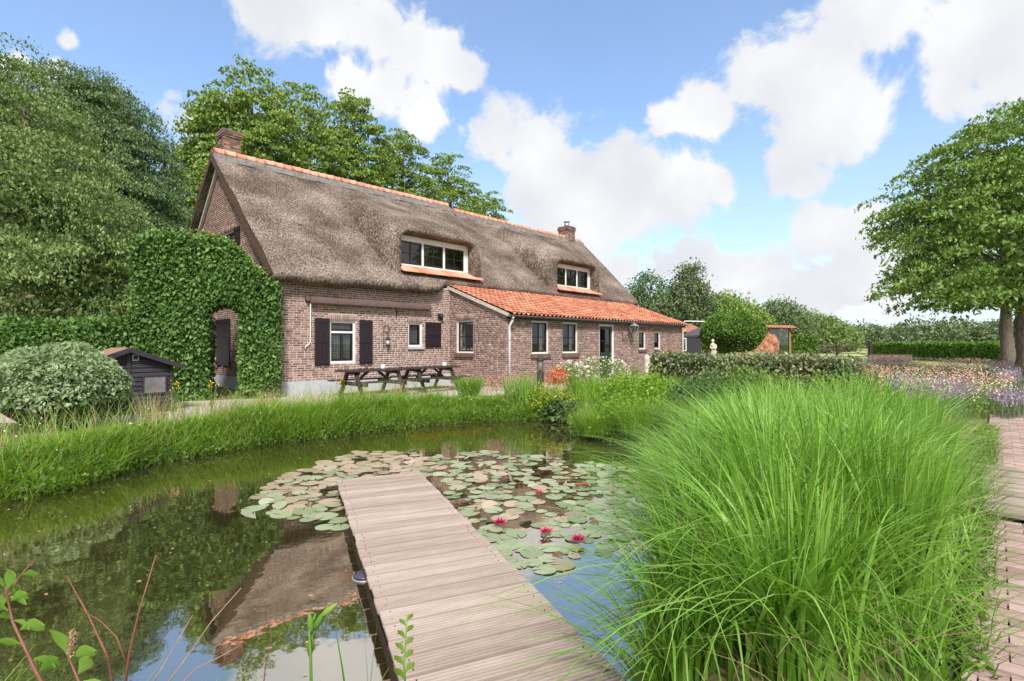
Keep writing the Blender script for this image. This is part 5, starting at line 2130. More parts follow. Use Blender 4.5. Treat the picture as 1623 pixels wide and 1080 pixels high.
# water-lily pads: one shared mesh per kind, every pad an object of its own
def pad_mesh(name, m, notch, seed):
    r = random.Random(seed)
    n = 18
    vs = [(0, 0, .0)]
    for k in range(n + 1):
        a = notch / 2 + (2 * math.pi - notch) * k / n
        rr = 1 + .03 * math.sin(a * 3 + seed) + .02 * r.uniform(-1, 1)
        vs.append((rr * math.cos(a) * .55, rr * math.sin(a) * .55, .012 * math.sin(a * 2 + seed)))
    for k in range(n + 1):
        x_, y_, z_ = vs[1 + k]
        a = math.atan2(y_, x_)
        vs.append((x_ / .55, y_ / .55, (.02 * math.sin(a * 3 + seed * 2) + .006)))
    b = MB()
    fs = [(0, 1 + k, 2 + k) for k in range(n)] + [(1 + k, n + 2 + k, n + 3 + k, 2 + k) for k in range(n)]
    b.add(vs, fs)
    me = b.mesh(name, True)
    me.materials.append(m)
    return me


PADS = {'g': [pad_mesh('lily_pad', M['pad'], .22, s) for s in (1, 2, 3)], 't': [pad_mesh('lily_pad', M['padtan'], .22, s) for s in (4, 5)], 'r': [pad_mesh('lily_pad', M['padred'], .3, 6)]}


def wl(px, py):
    v = gnd(px, py, WATER_Z)
    return (v.x, v.y)


side_ = Vector((-JD.y, JD.x, 0))


def on_jetty(x_, y_, m=.0):
    d = Vector((x_, y_, 0)) - JEND
    return d.dot(JD) < .08 + m and abs(d.dot(side_)) < JW / 2 + m


def lily_plant(label, poly, n, rmin, rmax, kinds, gap, seed):
    r = random.Random(seed)
    L_ = empty('water_lily', (poly[0][0], poly[0][1], WATER_Z), 0, label, 'water lily')
    base = Vector((poly[0][0], poly[0][1], WATER_Z))
    pts = []
    cand = sample_poly(poly, n * 40)
    for (x_, y_) in cand:
        rr = r.uniform(rmin, rmax) * (1 if r.random() > .25 else .72)
        if on_jetty(x_, y_, rr * .35):
            continue
        if any((x_ - a) ** 2 + (y_ - b) ** 2 < ((rr + c) * gap) ** 2 for a, b, c in pts):
            continue
        pts.append((x_, y_, rr))
        if len(pts) >= n:
            break
    for (x_, y_, rr) in pts:
        kd = kinds(x_, y_, r)
        o = link('lily_pad', r.choice(PADS[kd]), None, L_)
        o.location = Vector((x_, y_, WATER_Z + .004 + r.uniform(0, .006))) - base
        up_ = kd == 'r' or r.random() < .13
        o.scale = (rr, rr, rr * .5)
        if kd == 'r':
            o.scale = (rr * .75, rr * .75, rr * .4)
        o.rotation_euler = (r.uniform(-.03, .03) + (r.uniform(.15, .5) if up_ else 0), r.uniform(-.03, .03), r.uniform(0, 6.28))
    return L_, pts


LP = [wl(*p) for p in ((390, 822), (398, 800), (440, 760), (560, 716), (660, 718), (700, 735), (684, 756), (620, 757), (530, 772), (560, 840), (500, 838), (430, 822))]
lily_plant('tan and green water lily pads crowding round the end of the jetty', LP, 150, .08, .15,
           lambda x_, y_, r: 't' if r.random() < np.interp(y_, [5.6, 6.6, 8.2], [.05, .5, .92]) else 'g', .64, 3)
RP = [wl(*p) for p in ((690, 722), (760, 715), (900, 728), (1010, 745), (1045, 790), (1030, 850), (960, 880), (880, 905), (815, 900), (760, 850), (700, 775))]
lily_plant('dense green water lily pads with red flowers beside the jetty', RP, 300, .058, .125,
           lambda x_, y_, r: 'r' if r.random() < .022 else ('t' if r.random() < .16 else 'g'), .60, 4)

# lily flowers
fl_defs = [(854, 787, .052, 'red water lily bloom at the back, alone between the pads', .9), (921, 775, .05, 'pair of touching pink-red water lily blooms', .6),
           (971, 788, .05, 'faded salmon water lily bud near the tall grass', .3), (792, 835, .058, 'red water lily bloom nearest the jetty edge', 1),
           (865, 850, .056, 'red water lily bloom in the middle of the front three', 1), (916, 863, .062, 'red water lily bloom closest to the tall grass in front', 1),
           (754, 812, .034, 'small orange-red lily bud beside the jetty', .2)]
for (px, py, sz, lb, op) in fl_defs:
    x_, y_ = wl(px, py)
    sz *= 1.5
    Fo = empty('lily_flower', (x_, y_, WATER_Z + .025), random.uniform(0, 6), lb, 'flower', 'water lily blooms')
    for hx in ((-.03, .03) if 'pair' in lb else (0,)):
        for lay, (np_, tilt, ln) in enumerate(((9, .35, 1.0), (8, .75, .92), (6, 1.15, .75))):
            for k in range(np_):
                a = 2 * math.pi * (k + .5 * lay) / np_
                tl = tilt + (1 - op) * .7
                d = Vector((math.cos(a) * math.cos(tl), math.sin(a) * math.cos(tl), math.sin(tl)))
                s_ = Vector((-math.sin(a), math.cos(a), 0))
                u_ = d.cross(s_) * -1
                c = Vector((hx * 1.6, hx, 0))
                b_ = c + d * sz * .15
                v = [b_, c + d * sz * ln * .55 + s_ * sz * .2 - u_ * .1 * sz, c + d * sz * ln * 1.05, c + d * sz * ln * .55 - s_ * sz * .2 - u_ * .1 * sz]
                MB().add(v, [(0, 1, 2, 3)]).build('petal', M['lily'] if op > .4 else M['redfl'], Fo)
        MB().lathe([(.008, 0), (.014, .02), (.008, .03)], 8, (hx * 1.6, hx, .0)).build('stamens', M['lilyc'], Fo)

# koi under the surface
koi = MB()
NS = 9
for i in range(NS):
    u_ = i / (NS - 1)
    x_ = -.2 + .36 * u_
    rr = .048 * math.sin(math.pi * (.08 + .84 * u_)) ** .7
    for k in range(10):
        a = 2 * math.pi * k / 10
        koi.v.append((x_, rr * .7 * math.cos(a) + .02 * math.sin(u_ * 4), rr * math.sin(a)))
for i in range(NS - 1):
    for k in range(10):
        koi.f.append((i * 10 + k, i * 10 + (k + 1) % 10, (i + 1) * 10 + (k + 1) % 10, (i + 1) * 10 + k))
koi.f.append(tuple(range(10))[::-1])
koi.f.append(tuple((NS - 1) * 10 + k for k in range(10)))
koi_me = koi.mesh('body', True)
koi_me.materials.append(M['koi'])
tail_me = MB().add([(-.19, 0, 0), (-.29, .01, .045), (-.26, .01, 0), (-.29, .01, -.045)], [(0, 1, 2), (0, 2, 3)]).add([(.05, 0, .04), (-.08, 0, .055), (-.1, 0, .035)], [(0, 1, 2)]).mesh('fins')
tail_me.materials.append(M['koi'])
KS = [(655, 688), (668, 684), (682, 687), (697, 685), (708, 681), (720, 684), (735, 682), (747, 679), (758, 681), (770, 678), (690, 691), (560, 909)]
order = sorted(range(11), key=lambda q: KS[q][0])
ORD = 'first second third fourth fifth sixth seventh eighth ninth tenth eleventh'.split()
for i, (px, py) in enumerate(KS):
    x_, y_ = wl(px, py)
    lb = 'orange koi alone in the dark water under the jetty edge' if i == 11 else ORD[order.index(i)] + ' orange koi from the left in the school near the far bank'
    Kf = empty('koi', (x_, y_, WATER_Z - .066), random.uniform(-.5, .5), lb, 'fish', 'koi in the pond')
    link('body', koi_me, None, Kf)
    link('fins', tail_me, None, Kf)


# ================================================================== grasses and beds
def bank_points(n, d0, d1, test):
    lo, hi = np.array([-13, 1.0]), np.array([6, 16.5])
    res, tot = [], 0
    while tot < n:
        P = lo + RNG.random((n * 3, 2)) * (hi - lo)
        P = P[test(P[:, 0], P[:, 1])]
        ins = inpoly(P, POND_S)
        d = seg_dist(P, POND_S) * np.where(ins, -1, 1)
        P = P[(d > d0) & (d < d1)]
        res.append(P)
        tot += len(P)
    return np.concatenate(res)[:n]


def clumpy(P, s=1.6, seed=1):
    return np.clip(.5 + .6 * vnoise(P, s, seed), .0, 1)


leftfar = lambda x_, y_: (y_ > 4.6) & (x_ < 1.2) & ((y_ > 7.2) | (x_ < -4))
P = bank_points(30000, -.10, 1.15, leftfar)
q = np.clip(clumpy(P, 2.2, 8) * .6 + clumpy(P, 6.0, 21) * .55, 0, 1.1)
far_k = np.interp(P[:, 1], [6, 14], [1.0, .92])
dd = seg_dist(P, POND_S)
az = RNG.random(len(P)) * 6.28
h = (.15 + .72 * q ** 2 * RNG.random(len(P)) + .14 * RNG.random(len(P))) * far_k * np.interp(dd, [0, .35, 1.15], [1.25, 1, .6])
o = veg('bank_grass', blades(to3(P), h, .013, .35 + .9 * RNG.random(len(P)), az, 3, droop=.1), M['grass'])
tag(o, 'bright green long grass along the house side of the pond', 'grass', kind='stuff')
P = bank_points(1500, .05, 1.5, leftfar)
P = P[(P[:, 0] < -3.0) | (RNG.random(len(P)) < .3)]
P_ = bank_points(2600, .0, 1.9, leftfar)
o = veg('wispy_grass', blades(to3(P_), .40 + .45 * RNG.random(len(P_)), .008, .15 + .6 * RNG.random(len(P_)), None, 4, droop=.1), M['tall'])
tag(o, 'taller wispy green blades standing above the bank grass', 'grass', kind='stuff')
o = veg('dry_grass', blades(to3(P), .45 + .35 * RNG.random(len(P)), .007, .15 + .5 * RNG.random(len(P)), None, 4, droop=.08), M['straw'])
tag(o, 'thin straw-coloured seed stems standing in the bank grass', 'grass', kind='stuff')
P = bank_points(2600, -.08, .55, leftfar)
B = to3(P)
B[:, 2] += RNG.random(len(P)) * .22 + .02
o = veg('bank_weeds', leaves(B, .075, .4, .7), M['herb'])
tag(o, 'low broad-leaved weeds at the foot of the grassy bank', 'weeds', kind='stuff')
P = bank_points(5200, -.12, .10, lambda x_, y_: leftfar(x_, y_) | ((x_ > .8) & (y_ > 8)))
B = to3(P)
B[:, 2] = np.maximum(B[:, 2], WATER_Z) + RNG.random(len(P)) * .16
o = veg('waterside_weeds', leaves(B, .06, .3, .7), M['herb'])
tag(o, 'dark leafy weeds hanging over the far waterline', 'weeds', kind='stuff')


def clump(name, label, loc, n, rad, h, w, bend, m, cat='grass clump', segs=5, droop=.15, extra=None, outward=.8):
    G = empty(name, loc, 0, label, cat)
    a_ = RNG.random(n) * 6.28
    r_ = rad * RNG.random(n) ** .5
    B = np.stack([r_ * np.cos(a_), r_ * np.sin(a_), np.zeros(n) - .03], 1)
    az = np.where(RNG.random(n) < outward, a_ + RNG.normal(0, .6, n), RNG.random(n) * 6.28)
    hh = h * (.55 + .5 * RNG.random(n))
    veg('blades', blades(B, hh, w, bend * (.25 + RNG.random(n)), az, segs, droop), m, G)
    if extra:
        extra(G)
    return G


def bush(name, label, loc, lobes, m, cl, per, size, spread, cat='plant', flowers=None, fl_n=0, fl_size=.05, up=.4):
    Bh = empty(name, loc, 0, label, cat)
    C, vf = crown(lobes, cl, per, size, spread, up=up, inner=.35)
    vf[0][:, 2] = np.maximum(vf[0][:, 2], -.35)
    veg('foliage', vf, m, Bh)
    if flowers:
        Pf = lobes_points(lobes, fl_n, .05, 0)
        Pf = Pf[Pf[:, 2] > np.percentile(Pf[:, 2], 30)] + np.array([0, 0, .04])
        veg('blossoms', leaves(Pf, fl_size, .8, .9), flowers, Bh)
    return Bh


# far bank planting
g = gnd(742, 622)
clump('fountain_grass', 'feathery green grass clump in front of the lean-to corner', (-1.15, 13.75, 0), 1100, .22, .85, .010, .55, M['grass'])
clump('iris_clump', 'upright sword-leaved iris clump left of the bollard lamp', (.25, 13.4, -.1), 260, .45, .95, .022, .18, M['tall'], 'plant', droop=.02)
clump('iris_clump', 'upright sword-leaved iris clump between bollard lamp and white flowers', (1.95, 13.9, -.1), 190, .4, .95, .022, .2, M['tall'], 'plant', droop=.02)
clump('iris_clump', 'small sword-leaved iris tuft at the bank below the picnic tables', (-3.5, 11.6, -.1), 120, .3, .6, .018, .3, M['tall'], 'plant', droop=.03)
bush('spurge', 'yellow-green spurge mound hanging over the far water corner', (.95, 12.9, -.25), [(0, 0, .45, .5, .4, .36), (.35, 0, .25, .4, .35, .3), (-.25, .1, .3, .3, .3, .3)], M['yellowgreen'], 110, 26, .055, .09)
bush('leafy_plant', 'dark round-leaved plant at the corner of the far waterline', (1.25, 12.5, -.35), [(0, 0, .2, .45, .3, .28)], M['herbdark'], 60, 16, .10, .09)
bush('daisy_bush', 'bushy plant covered in white flowers near the door', (3.0, 17.0, 0), [(0, 0, .55, .95, .7, .5), (-.7, -.2, .4, .6, .5, .36)], M['herb'], 130, 24, .06, .12, 'plant', M['whitefl'], 950, .06)
bush('daisy_bush', 'small white-flowered plant beside the coral flowers', (1.75, 15.9, 0), [(0, 0, .55, .45, .4, .4)], M['herb'], 60, 20, .055, .1, 'plant', M['whitefl'], 330, .055)
bush('coral_plant', 'coral-red flowering plant right of the bollard lamp', (1.35, 15.2, 0), [(0, 0, .5, .28, .28, .3)], M['redfl'], 40, 20, .06, .1)
bush('pink_flowers', 'low pale pink flowers against the lean-to wall', (-.1, 16.4, 0), [(0, 0, .3, .9, .4, .3)], M['pink'], 60, 14, .045, .14)

# right bank, between pond and hedge
bush('feathery_plant', 'bright feathery green mound on the bank right of the water', (2.75, 11.3, -.2), [(0, 0, .5, .85, 1.1, .55), (.4, 1.1, .55, .8, .9, .55), (-.2, -1.1, .25, .7, .8, .45)], M['grass'], 260, 40, .07, .16, up=.2)
bush('shade_plant', 'dark small-leaved bush on the bank beside the tall grass', (3.75, 9.8, -.15), [(0, 0, .45, .85, .95, .55), (-.6, -.5, .15, .7, .7, .45), (.5, .8, .6, .6, .6, .45)], M['herbdark'], 240, 34, .065, .14)
bush('leafy_plant', 'light green bush between the dark bush and the low hedge', (5.2, 11.2, 0), [(0, 0, .5, 1.0, 1.0, .5), (1.2, -1.0, .45, 1.0, .9, .45)], M['herb'], 200, 34, .07, .16)
for i, (x_, y_, hh, lb) in enumerate(((1.75, 10.3, .75, 'soft grass tuft leaning over the water at the bank corner'), (2.45, 9.4, .85, 'soft grass tuft on the bank in front of the feathery mound'),
                                      (2.8, 12.9, .9, 'tall soft grass behind the feathery mound'), (4.1, 13.2, .9, 'soft grass standing before the low hedge end'),
                                      (3.1, 8.3, .8, 'soft grass tuft joining the tall grass on the bank'))):
    clump('soft_grass', lb, (x_, y_, float(ground_z(np.array([[x_, y_]]))[0])), 900, .5, hh, .009, .75, M['grass'], droop=.2)
P = sample_poly([(1.6, 9.5), (3, 8), (6.5, 8.0), (8.6, 10.8), (7.6, 12.6), (4.3, 16.2), (1.5, 14.6)], 9000)
P = P[~inpoly(P, POND_S)]
o = veg('border_grass', blades(to3(P), .3 + .45 * RNG.random(len(P)), .010, .3 + .6 * RNG.random(len(P)), None, 3, .05), M['grass'])
tag(o, 'tangled green grass between the right bank and the low hedge', 'grass', kind='stuff')

# the big grass in the foreground: dense arching blades
TG = empty('tall_grass', (2.3, 4.0, 0), 0, 'huge arching clump of tall bright green grass beside the brick path', 'grass clump')
poly = [(.72, 2.35), (.98, 3.3), (1.5, 4.55), (2.15, 6.5), (3.6, 7.6), (4.9, 7.3), (5.55, 6.55), (3.88, 4.9), (2.66, 3.45), (1.95, 2.6), (1.5, 2.1), (1.2, 2.0)]
tus = []
for c_ in sample_poly(poly, 900):
    if all(np.hypot(*(c_ - q_)) > .43 for q_ in tus):
        tus.append(c_)
PB, AZ, HH, BD = [], [], [], []
cc_ = np.array([2.5, 4.4])
for c_ in tus:
    m_ = 235
    a_ = RNG.random(m_) * 6.28
    r_ = .17 * RNG.random(m_) ** .5
    PB.append(c_ + np.stack([r_ * np.cos(a_), r_ * np.sin(a_)], 1))
    oa = np.arctan2(c_[1] - cc_[1], c_[0] - cc_[0])
    lean = RNG.normal(oa, .5)
    v_ = np.stack([np.cos(a_) + .7 * np.cos(lean), np.sin(a_) + .7 * np.sin(lean)], 1)
    AZ.append(np.arctan2(v_[:, 1], v_[:, 0]) + RNG.normal(0, .35, m_))
    e_ = seg_dist(c_[None], poly)[0]
    top = RNG.uniform(1.02, 1.42) * np.interp(e_, [0, .45], [.82, 1]) * np.interp(c_[1], [2.3, 3.1, 7], [.9, 1, 1.0])
    HH.append(top * (.55 + .5 * RNG.random(m_) ** .6))
    BD.append(.10 + 1.0 * RNG.random(m_) ** 1.25)
P = np.concatenate(PB)
n = len(P)
HNxy = np.array([HN.x, HN.y])
az, hh, bend = np.concatenate(AZ), np.concatenate(HH), np.concatenate(BD)
dp = (P - np.array([2.5, 2.67])) @ HNxy
out_ = np.cos(az) * HNxy[0] + np.sin(az) * HNxy[1]
bend = np.where((out_ < 0) & (dp < .9), bend * np.clip(dp / .9, .15, 1), bend)
B = to3(P) - np.array([2.3, 4.0, 0])
veg('blades', blades(B, hh, .009 + .015 * RNG.random(n) ** 1.5, bend, az, 8, .06 + .38 * bend * RNG.random(n), tipw=.07), M['tall'], TG)
# long outer blades arching over the water and the path
n = 900
P = sample_poly(poly, n * 6)
e_ = seg_dist(P, poly)
P = P[e_ < .35][:n]
n = len(P)
rel = P - cc_
az = np.arctan2(rel[:, 1], rel[:, 0]) + RNG.normal(0, .5, n)
left = rel[:, 0] < -.3
keep_ = left | (RNG.random(n) < .35)
P, rel, az, left = P[keep_], rel[keep_], az[keep_], left[keep_]
n = len(P)
hh = np.where(left, 1.0 + .35 * RNG.random(n), .8 + .3 * RNG.random(n))
veg('arching_blades', blades(to3(P) - np.array([2.3, 4.0, 0]), hh, .010 + .012 * RNG.random(n), np.where(left, .55 + .55 * RNG.random(n), .4 + .4 * RNG.random(n)), az, 9, .22 + .2 * RNG.random(n), tipw=.06), M['tall'], TG)
# broad blades bowing over the top of the clump
n = 340
P = sample_poly(poly, n)
rel = P - cc_
az = np.arctan2(rel[:, 1], rel[:, 0]) + RNG.normal(0, 1.0, n)
dp = (P - np.array([2.5, 2.67])) @ HNxy
out_ = np.cos(az) * HNxy[0] + np.sin(az) * HNxy[1]
az = np.where((out_ < .2) & (dp < 1.2), az + np.pi, az)
veg('bowing_blades', blades(to3(P) - np.array([2.3, 4.0, 0]), 1.15 + .55 * RNG.random(n), .014 + .010 * RNG.random(n), .45 + .75 * RNG.random(n), az, 11, .22 + .28 * RNG.random(n), tipw=.05), M['tall'], TG)
# dead litter in the grass
P = sample_poly(poly, 1100)
veg('dead_blades', blades(to3(P) - np.array([2.3, 4.0, 0]), .35 + .75 * RNG.random(1100) ** 2, .008, .5 + RNG.random(1100), None, 5, .2), M['straw'], TG)
# shorter outer blades between the clump and the path
n = 1500
al = -1.0 + 4.6 * RNG.random(n)
dp = .08 + .62 * RNG.random(n)
P = np.array([2.5, 2.67]) + al[:, None] * np.array([HU.x, HU.y]) + dp[:, None] * HNxy
veg('edge_blades', blades(to3(P) - np.array([2.3, 4.0, 0]), (.28 + .5 * RNG.random(n)) * np.interp(dp, [.08, .5], [.55, 1.25]), .008 + .010 * RNG.random(n), .3 + .6 * RNG.random(n), None, 6, .12, tipw=.07), M['tall'], TG)
# weeds along the path edge
al = RNG.random(2600) * 9 - .6
off_ = np.abs(RNG.normal(0, .12, 2600))
pe = np.array([2.5, 2.67]) + al[:, None] * np.array([HU.x, HU.y]) + (off_ - .02)[:, None] * np.array([HN.x, HN.y])
B = np.column_stack([pe, .02 + RNG.random(2600) * .14 * np.clip(off_ * 6, .15, 1)])
o = veg('path_weeds', join(leaves(B, .055, .5, .6), blades(np.column_stack([pe[:1300], np.zeros(1300)]), .16 + .2 * RNG.random(1300), .007, .6 + .8 * RNG.random(1300), None, 3, .1)), M['herb'])
tag(o, 'low weeds and grass creeping over the edge of the brick path', 'weeds', kind='stuff')
# turf under everything else near by
P = sample_poly([(-13, 2.2), (-9.9, 3.6), (-8.6, 5.6), (-7.0, 8.0), (-12.6, 6.6)], 3500)
P = P[~inpoly(P, POND_S)]
o = veg('turf', blades(to3(P), .15 + .25 * RNG.random(len(P)), .012, .6, None, 3, .05), M['grass'])
tag(o, 'rough turf at the near corner of the pond', 'grass', kind='stuff')

# flower bed in front of the walnut trees
BED = [(7.6, 10.0), (9.9, 10.0), (15.2, 15.6), (20.6, 21.2), (24.5, 26.5), (21.5, 30), (15.6, 23.5), (11.2, 16.2)]
P = sample_poly(BED, 9000)
B = to3(P)
hh = .25 + .3 * RNG.random(len(P))
o = veg('bed_foliage', join(blades(B, hh, .014, .3 + .4 * RNG.random(len(P)), None, 2, 0), leaves(B + np.column_stack([np.zeros((len(P), 2)), .08 + .25 * RNG.random(len(P))]), .09, .4, .6)), M['herb'])
tag(o, 'mixed green foliage of the long flower bed', 'foliage', kind='stuff')


def flower_mass(name, label, poly, n, z0, z1, size, m, clump_s=None, cat='flowers'):
    P = sample_poly(poly, n)
    if clump_s:
        P = P[clumpy(P, clump_s[0], clump_s[1]) > clump_s[2]]
    z_ = z0 + (z1 - z0) * RNG.random(len(P)) ** .7
    o = veg(name, leaves(np.column_stack([P, z_]), size, .5, .8), m)
    return tag(o, label, cat, kind='stuff')


flower_mass('pink_blooms', 'drifts of coral pink blooms in the long flower bed', BED, 9000, .35, .78, .042, M['pink'], (1.1, 4, .45))
flower_mass('white_blooms', 'drifts of creamy white blooms in the long flower bed', BED, 7000, .32, .74, .036, M['whitefl'], (1.3, 9, .5))


def lavender(label, poly, n, h):
    P = sample_poly(poly, n)
    hv = h * (.7 + .4 * clumpy(P, 3.2, 12)) * (.85 + .3 * RNG.random(n))
    B = to3(P)
    G = empty('lavender', (float(P[:, 0].mean()), float(P[:, 1].mean()), 0), 0, label, 'lavender')
    c = np.array([P[:, 0].mean(), P[:, 1].mean(), 0])
    veg('stems', blades(B - c, hv, .009, .3 + .3 * RNG.random(n), None, 2, 0), M['greygreen'], G)
    k = RNG.random(n) < .75
    T_ = B[k] - c + np.column_stack([RNG.normal(0, .05, (k.sum(), 2)), hv[k] * (.93 + .14 * RNG.random(k.sum()))])
    T2 = T_ + np.array([0, 0, .045])
    veg('blossoms', leaves(np.concatenate([T_, T2]), .05, .1, .35, droop=-1.2), M['purple'], G)
    return G


lavender('grey-green lavender drift in bloom at the front of the flower bed', [(7.5, 10.0), (8.8, 9.9), (10.2, 11.2), (12.6, 14.2), (11.4, 15.3), (9.2, 12.6)], 3400, .52)
lavender('lavender spilling over the path edge at the tip of the flower bed', [(9.3, 9.7), (9.95, 9.95), (11.6, 11.6), (11.0, 11.9)], 900, .42)
lavender('lavender row running along the path towards the walnut trunk', [(14.0, 14.5), (14.6, 14.6), (21.4, 21.8), (20.8, 22.4)], 1900, .6)
lavender('lavender patch in front of the boundary hedge', [(15.5, 23.5), (17.5, 23), (24, 30), (22, 31)], 1500, .7)
lavender('lavender row in front of the rusty kiosk and tall hedge', [(13.2, 31.5), (19.0, 31.0), (19.2, 32.6), (13.4, 33)], 2000, .85)
lavender('lavender bushes between lean-to end and statue', [(8.9, 26.4), (10.3, 26.0), (10.6, 27.6), (9.2, 28)], 1100, .8)
bush('rose_bush', 'low white-flowering shrub right of the statue', (11.7, 28.2, 0), [(0, 0, .45, .55, .5, .42)], M['herbdark'], 40, 20, .09, .12, 'plant', M['whitefl'], 120, .08)

# yellow flowers in the bank grass
for (px, py, Y, lb) in ((541, 602, 11.9, 'tall yellow-flowered weed in front of the nearer picnic table'), (275, 610, 10.2, 'yellow-flowered weed beside the black shed'),
                        (335, 607, 11.0, 'yellow-flowered weed before the arch doorway')):
    p = at(px, py, Y)
    Yf = empty('yellow_weed', (p.x, p.y, 0), 0, lb, 'plant')
    mb = MB()
    r = random.Random(px)
    tips = []
    for k in range(5):
        tp = Vector((r.uniform(-.12, .12), r.uniform(-.1, .1), p.z * r.uniform(.8, 1.05)))
        mb.tube([(0, 0, 0), tp * .5 + Vector((0, 0, .02)), tp], [.006, .005, .003], 5)
        tips.append(tp)
    mb.build('stem', M['herb'], Yf)
    T_ = np.concatenate([np.array(t) + RNG.normal(0, .025, (7, 3)) for t in tips])
    veg('blossoms', leaves(T_, .028, .6, .9), M['yellowfl'], Yf)
    veg('foliage', leaves(np.stack([np.array(tips[k % 5]) * (.2 + .5 * RNG.random()) + RNG.normal(0, .03, 3) for k in range(40)]), .07, .3, .35), M['herb'], Yf)
# dry grass plume in front of the tables and the shed
for (px, Y, h, lb) in ((632, 13.2, .72, 'pinkish dry grass plume before the picnic tables'), (240, 9.6, .75, 'pinkish dry grass plume in front of the black shed'), (425, 12.3, .5, 'dry seed grass at the foot of the arch hedge')):
    clump('plume_grass', lb, ((px - 811) / 811 * Y, Y, 0), 130, .22, h, .008, .3, M['straw'], droop=.05)


# ================================================================== foreground shoots on the near bank
def shoot(name, label, pts, r0, m, leaf_at=(), leaf_size=.09, cat='shoot'):
    """pts: list of world points; leaf_at: (fraction, side, size)"""
    b = Vector(pts[0])
    S = empty(name, b, 0, label, cat)
    P = [Vector(p) - b for p in pts]
    MB().tube(P, [r0 * (1 - .6 * i / (len(P) - 1)) for i in range(len(P))], 7).build('stem', m, S, True)
    for (f, ang, sz) in leaf_at:
        sz *= .82
        k = f * (len(P) - 1)
        i = min(len(P) - 2, int(k))
        c = P[i].lerp(P[i + 1], k - i)
        d = Vector((math.cos(ang), -.35, math.sin(ang))).normalized()
        s_ = d.cross(Vector((0, 1, .3))).normalized()
        nn = s_.cross(d)
        mb = MB()
        rows_ = []
        for j, (u_, w_) in enumerate(((0, .04), (.15, .10), (.38, .22), (.62, .23), (.84, .12), (1.0, .01))):
            q = c + d * sz * (u_ + .12) + nn * sz * .12 * math.sin(u_ * 2.6)
            rows_.append(len(mb.v))
            mb.v += [tuple(q - s_ * sz * w_ + nn * sz * .05), tuple(q), tuple(q + s_ * sz * w_ + nn * sz * .05)]
        for j in range(5):
            a_, b_ = rows_[j], rows_[j + 1]
            mb.f += [(a_, a_ + 1, b_ + 1, b_), (a_ + 1, a_ + 2, b_ + 2, b_ + 1)]
        mb.build('leaf', M['willowleaf'], S, True)
    return S


A_ = lambda px, py, Y: at(px, py, Y)
shoot('willow_shoot', 'leafy willow shoot at the edge with fresh green leaves', [A_(95, 1135, 1.5), A_(55, 1060, 1.52), A_(20, 985, 1.55), A_(8, 930, 1.6)], .006, M['twig'],
      [(.95, 1.2, .09), (.85, .4, .10), (.75, 2.6, .09), (.6, .25, .13), (.5, 2.9, .08), (.3, .6, .12), (.98, 2.2, .07), (.9, -.2, .09), (.68, -.3, .08), (.4, -.1, .11)])
shoot('willow_shoot', 'willow shoot with small leaves reaching up at the edge of the picture', [A_(-25, 1010, 1.6), A_(5, 960, 1.62), A_(30, 915, 1.65), A_(60, 882, 1.7)], .004, M['twig'],
      [(.3, 1.3, .06), (.45, .5, .07), (.6, 1.9, .06), (.7, .1, .08), (.5, -.5, .08), (.2, .2, .08)])
shoot('willow_shoot', 'short willow shoot with broad leaves and a seed catkin', [A_(150, 1135, 1.45), A_(125, 1080, 1.46), A_(108, 1040, 1.48)], .005, M['twig'],
      [(.95, 1.9, .115), (.95, .35, .12), (.6, .9, .10), (.5, -.2, .12), (.3, 3.0, .10)])
a_ = RNG.random(260) * 6.28
z_ = RNG.random(260)
r_ = .008 * np.sin(np.pi * (.1 + .85 * z_)) ** .6
C_ = np.stack([r_ * np.cos(a_) + .006 * z_, r_ * np.sin(a_), z_ * .075], 1)
o = veg('catkin', leaves(C_, .013, 0, .4, droop=-.4), M['straw'])
o.location = A_(112, 1040, 1.47)
tag(o, 'fuzzy pale seed catkin standing on the broad-leaved willow shoot', 'catkin')
shoot('bare_twig', 'bare reddish twig leaning left above the dark water', [A_(185, 1120, 1.6), A_(170, 1040, 1.62), A_(140, 975, 1.65), A_(105, 912, 1.7)], .0045, M['twig'], cat='twig')
shoot('bare_twig', 'upright bare reddish twig, tallest over the dark water', [A_(193, 1120, 1.58), A_(205, 1035, 1.6), A_(220, 970, 1.62), A_(247, 880, 1.65)], .0045, M['twig'], cat='twig')
shoot('bare_twig', 'forked bare twig crossing between the two reddish twigs', [A_(200, 1050, 1.605), A_(185, 1010, 1.62), A_(160, 985, 1.63), A_(128, 965, 1.66)], .003, M['twig'], cat='twig')
shoot('bare_twig', 'long thin twig slanting up over the reflected roof', [A_(245, 1110, 1.7), A_(290, 1050, 1.72), A_(335, 985, 1.75), A_(382, 932, 1.8)], .0028, M['drytwig'], cat='twig')
shoot('bare_twig', 'thin upright twig under the reflected ridge', [A_(415, 1110, 1.9), A_(420, 1060, 1.9), A_(430, 1010, 1.92), A_(424, 966, 1.95)], .0025, M['twig'], cat='twig')
shoot('dry_stalk', 'dry stalk lying across towards the iris pods', [A_(255, 1120, 1.75), A_(310, 1060, 1.8), A_(350, 1040, 1.85), A_(383, 1022, 1.9)], .003, M['drytwig'], cat='stalk')
shoot('bare_twig', 'dark thin twig leaning right in front of the sky reflection', [A_(225, 1110, 1.65), A_(262, 1050, 1.68), A_(285, 1010, 1.7), A_(305, 975, 1.72)], .0025, M['drytwig'], cat='twig')


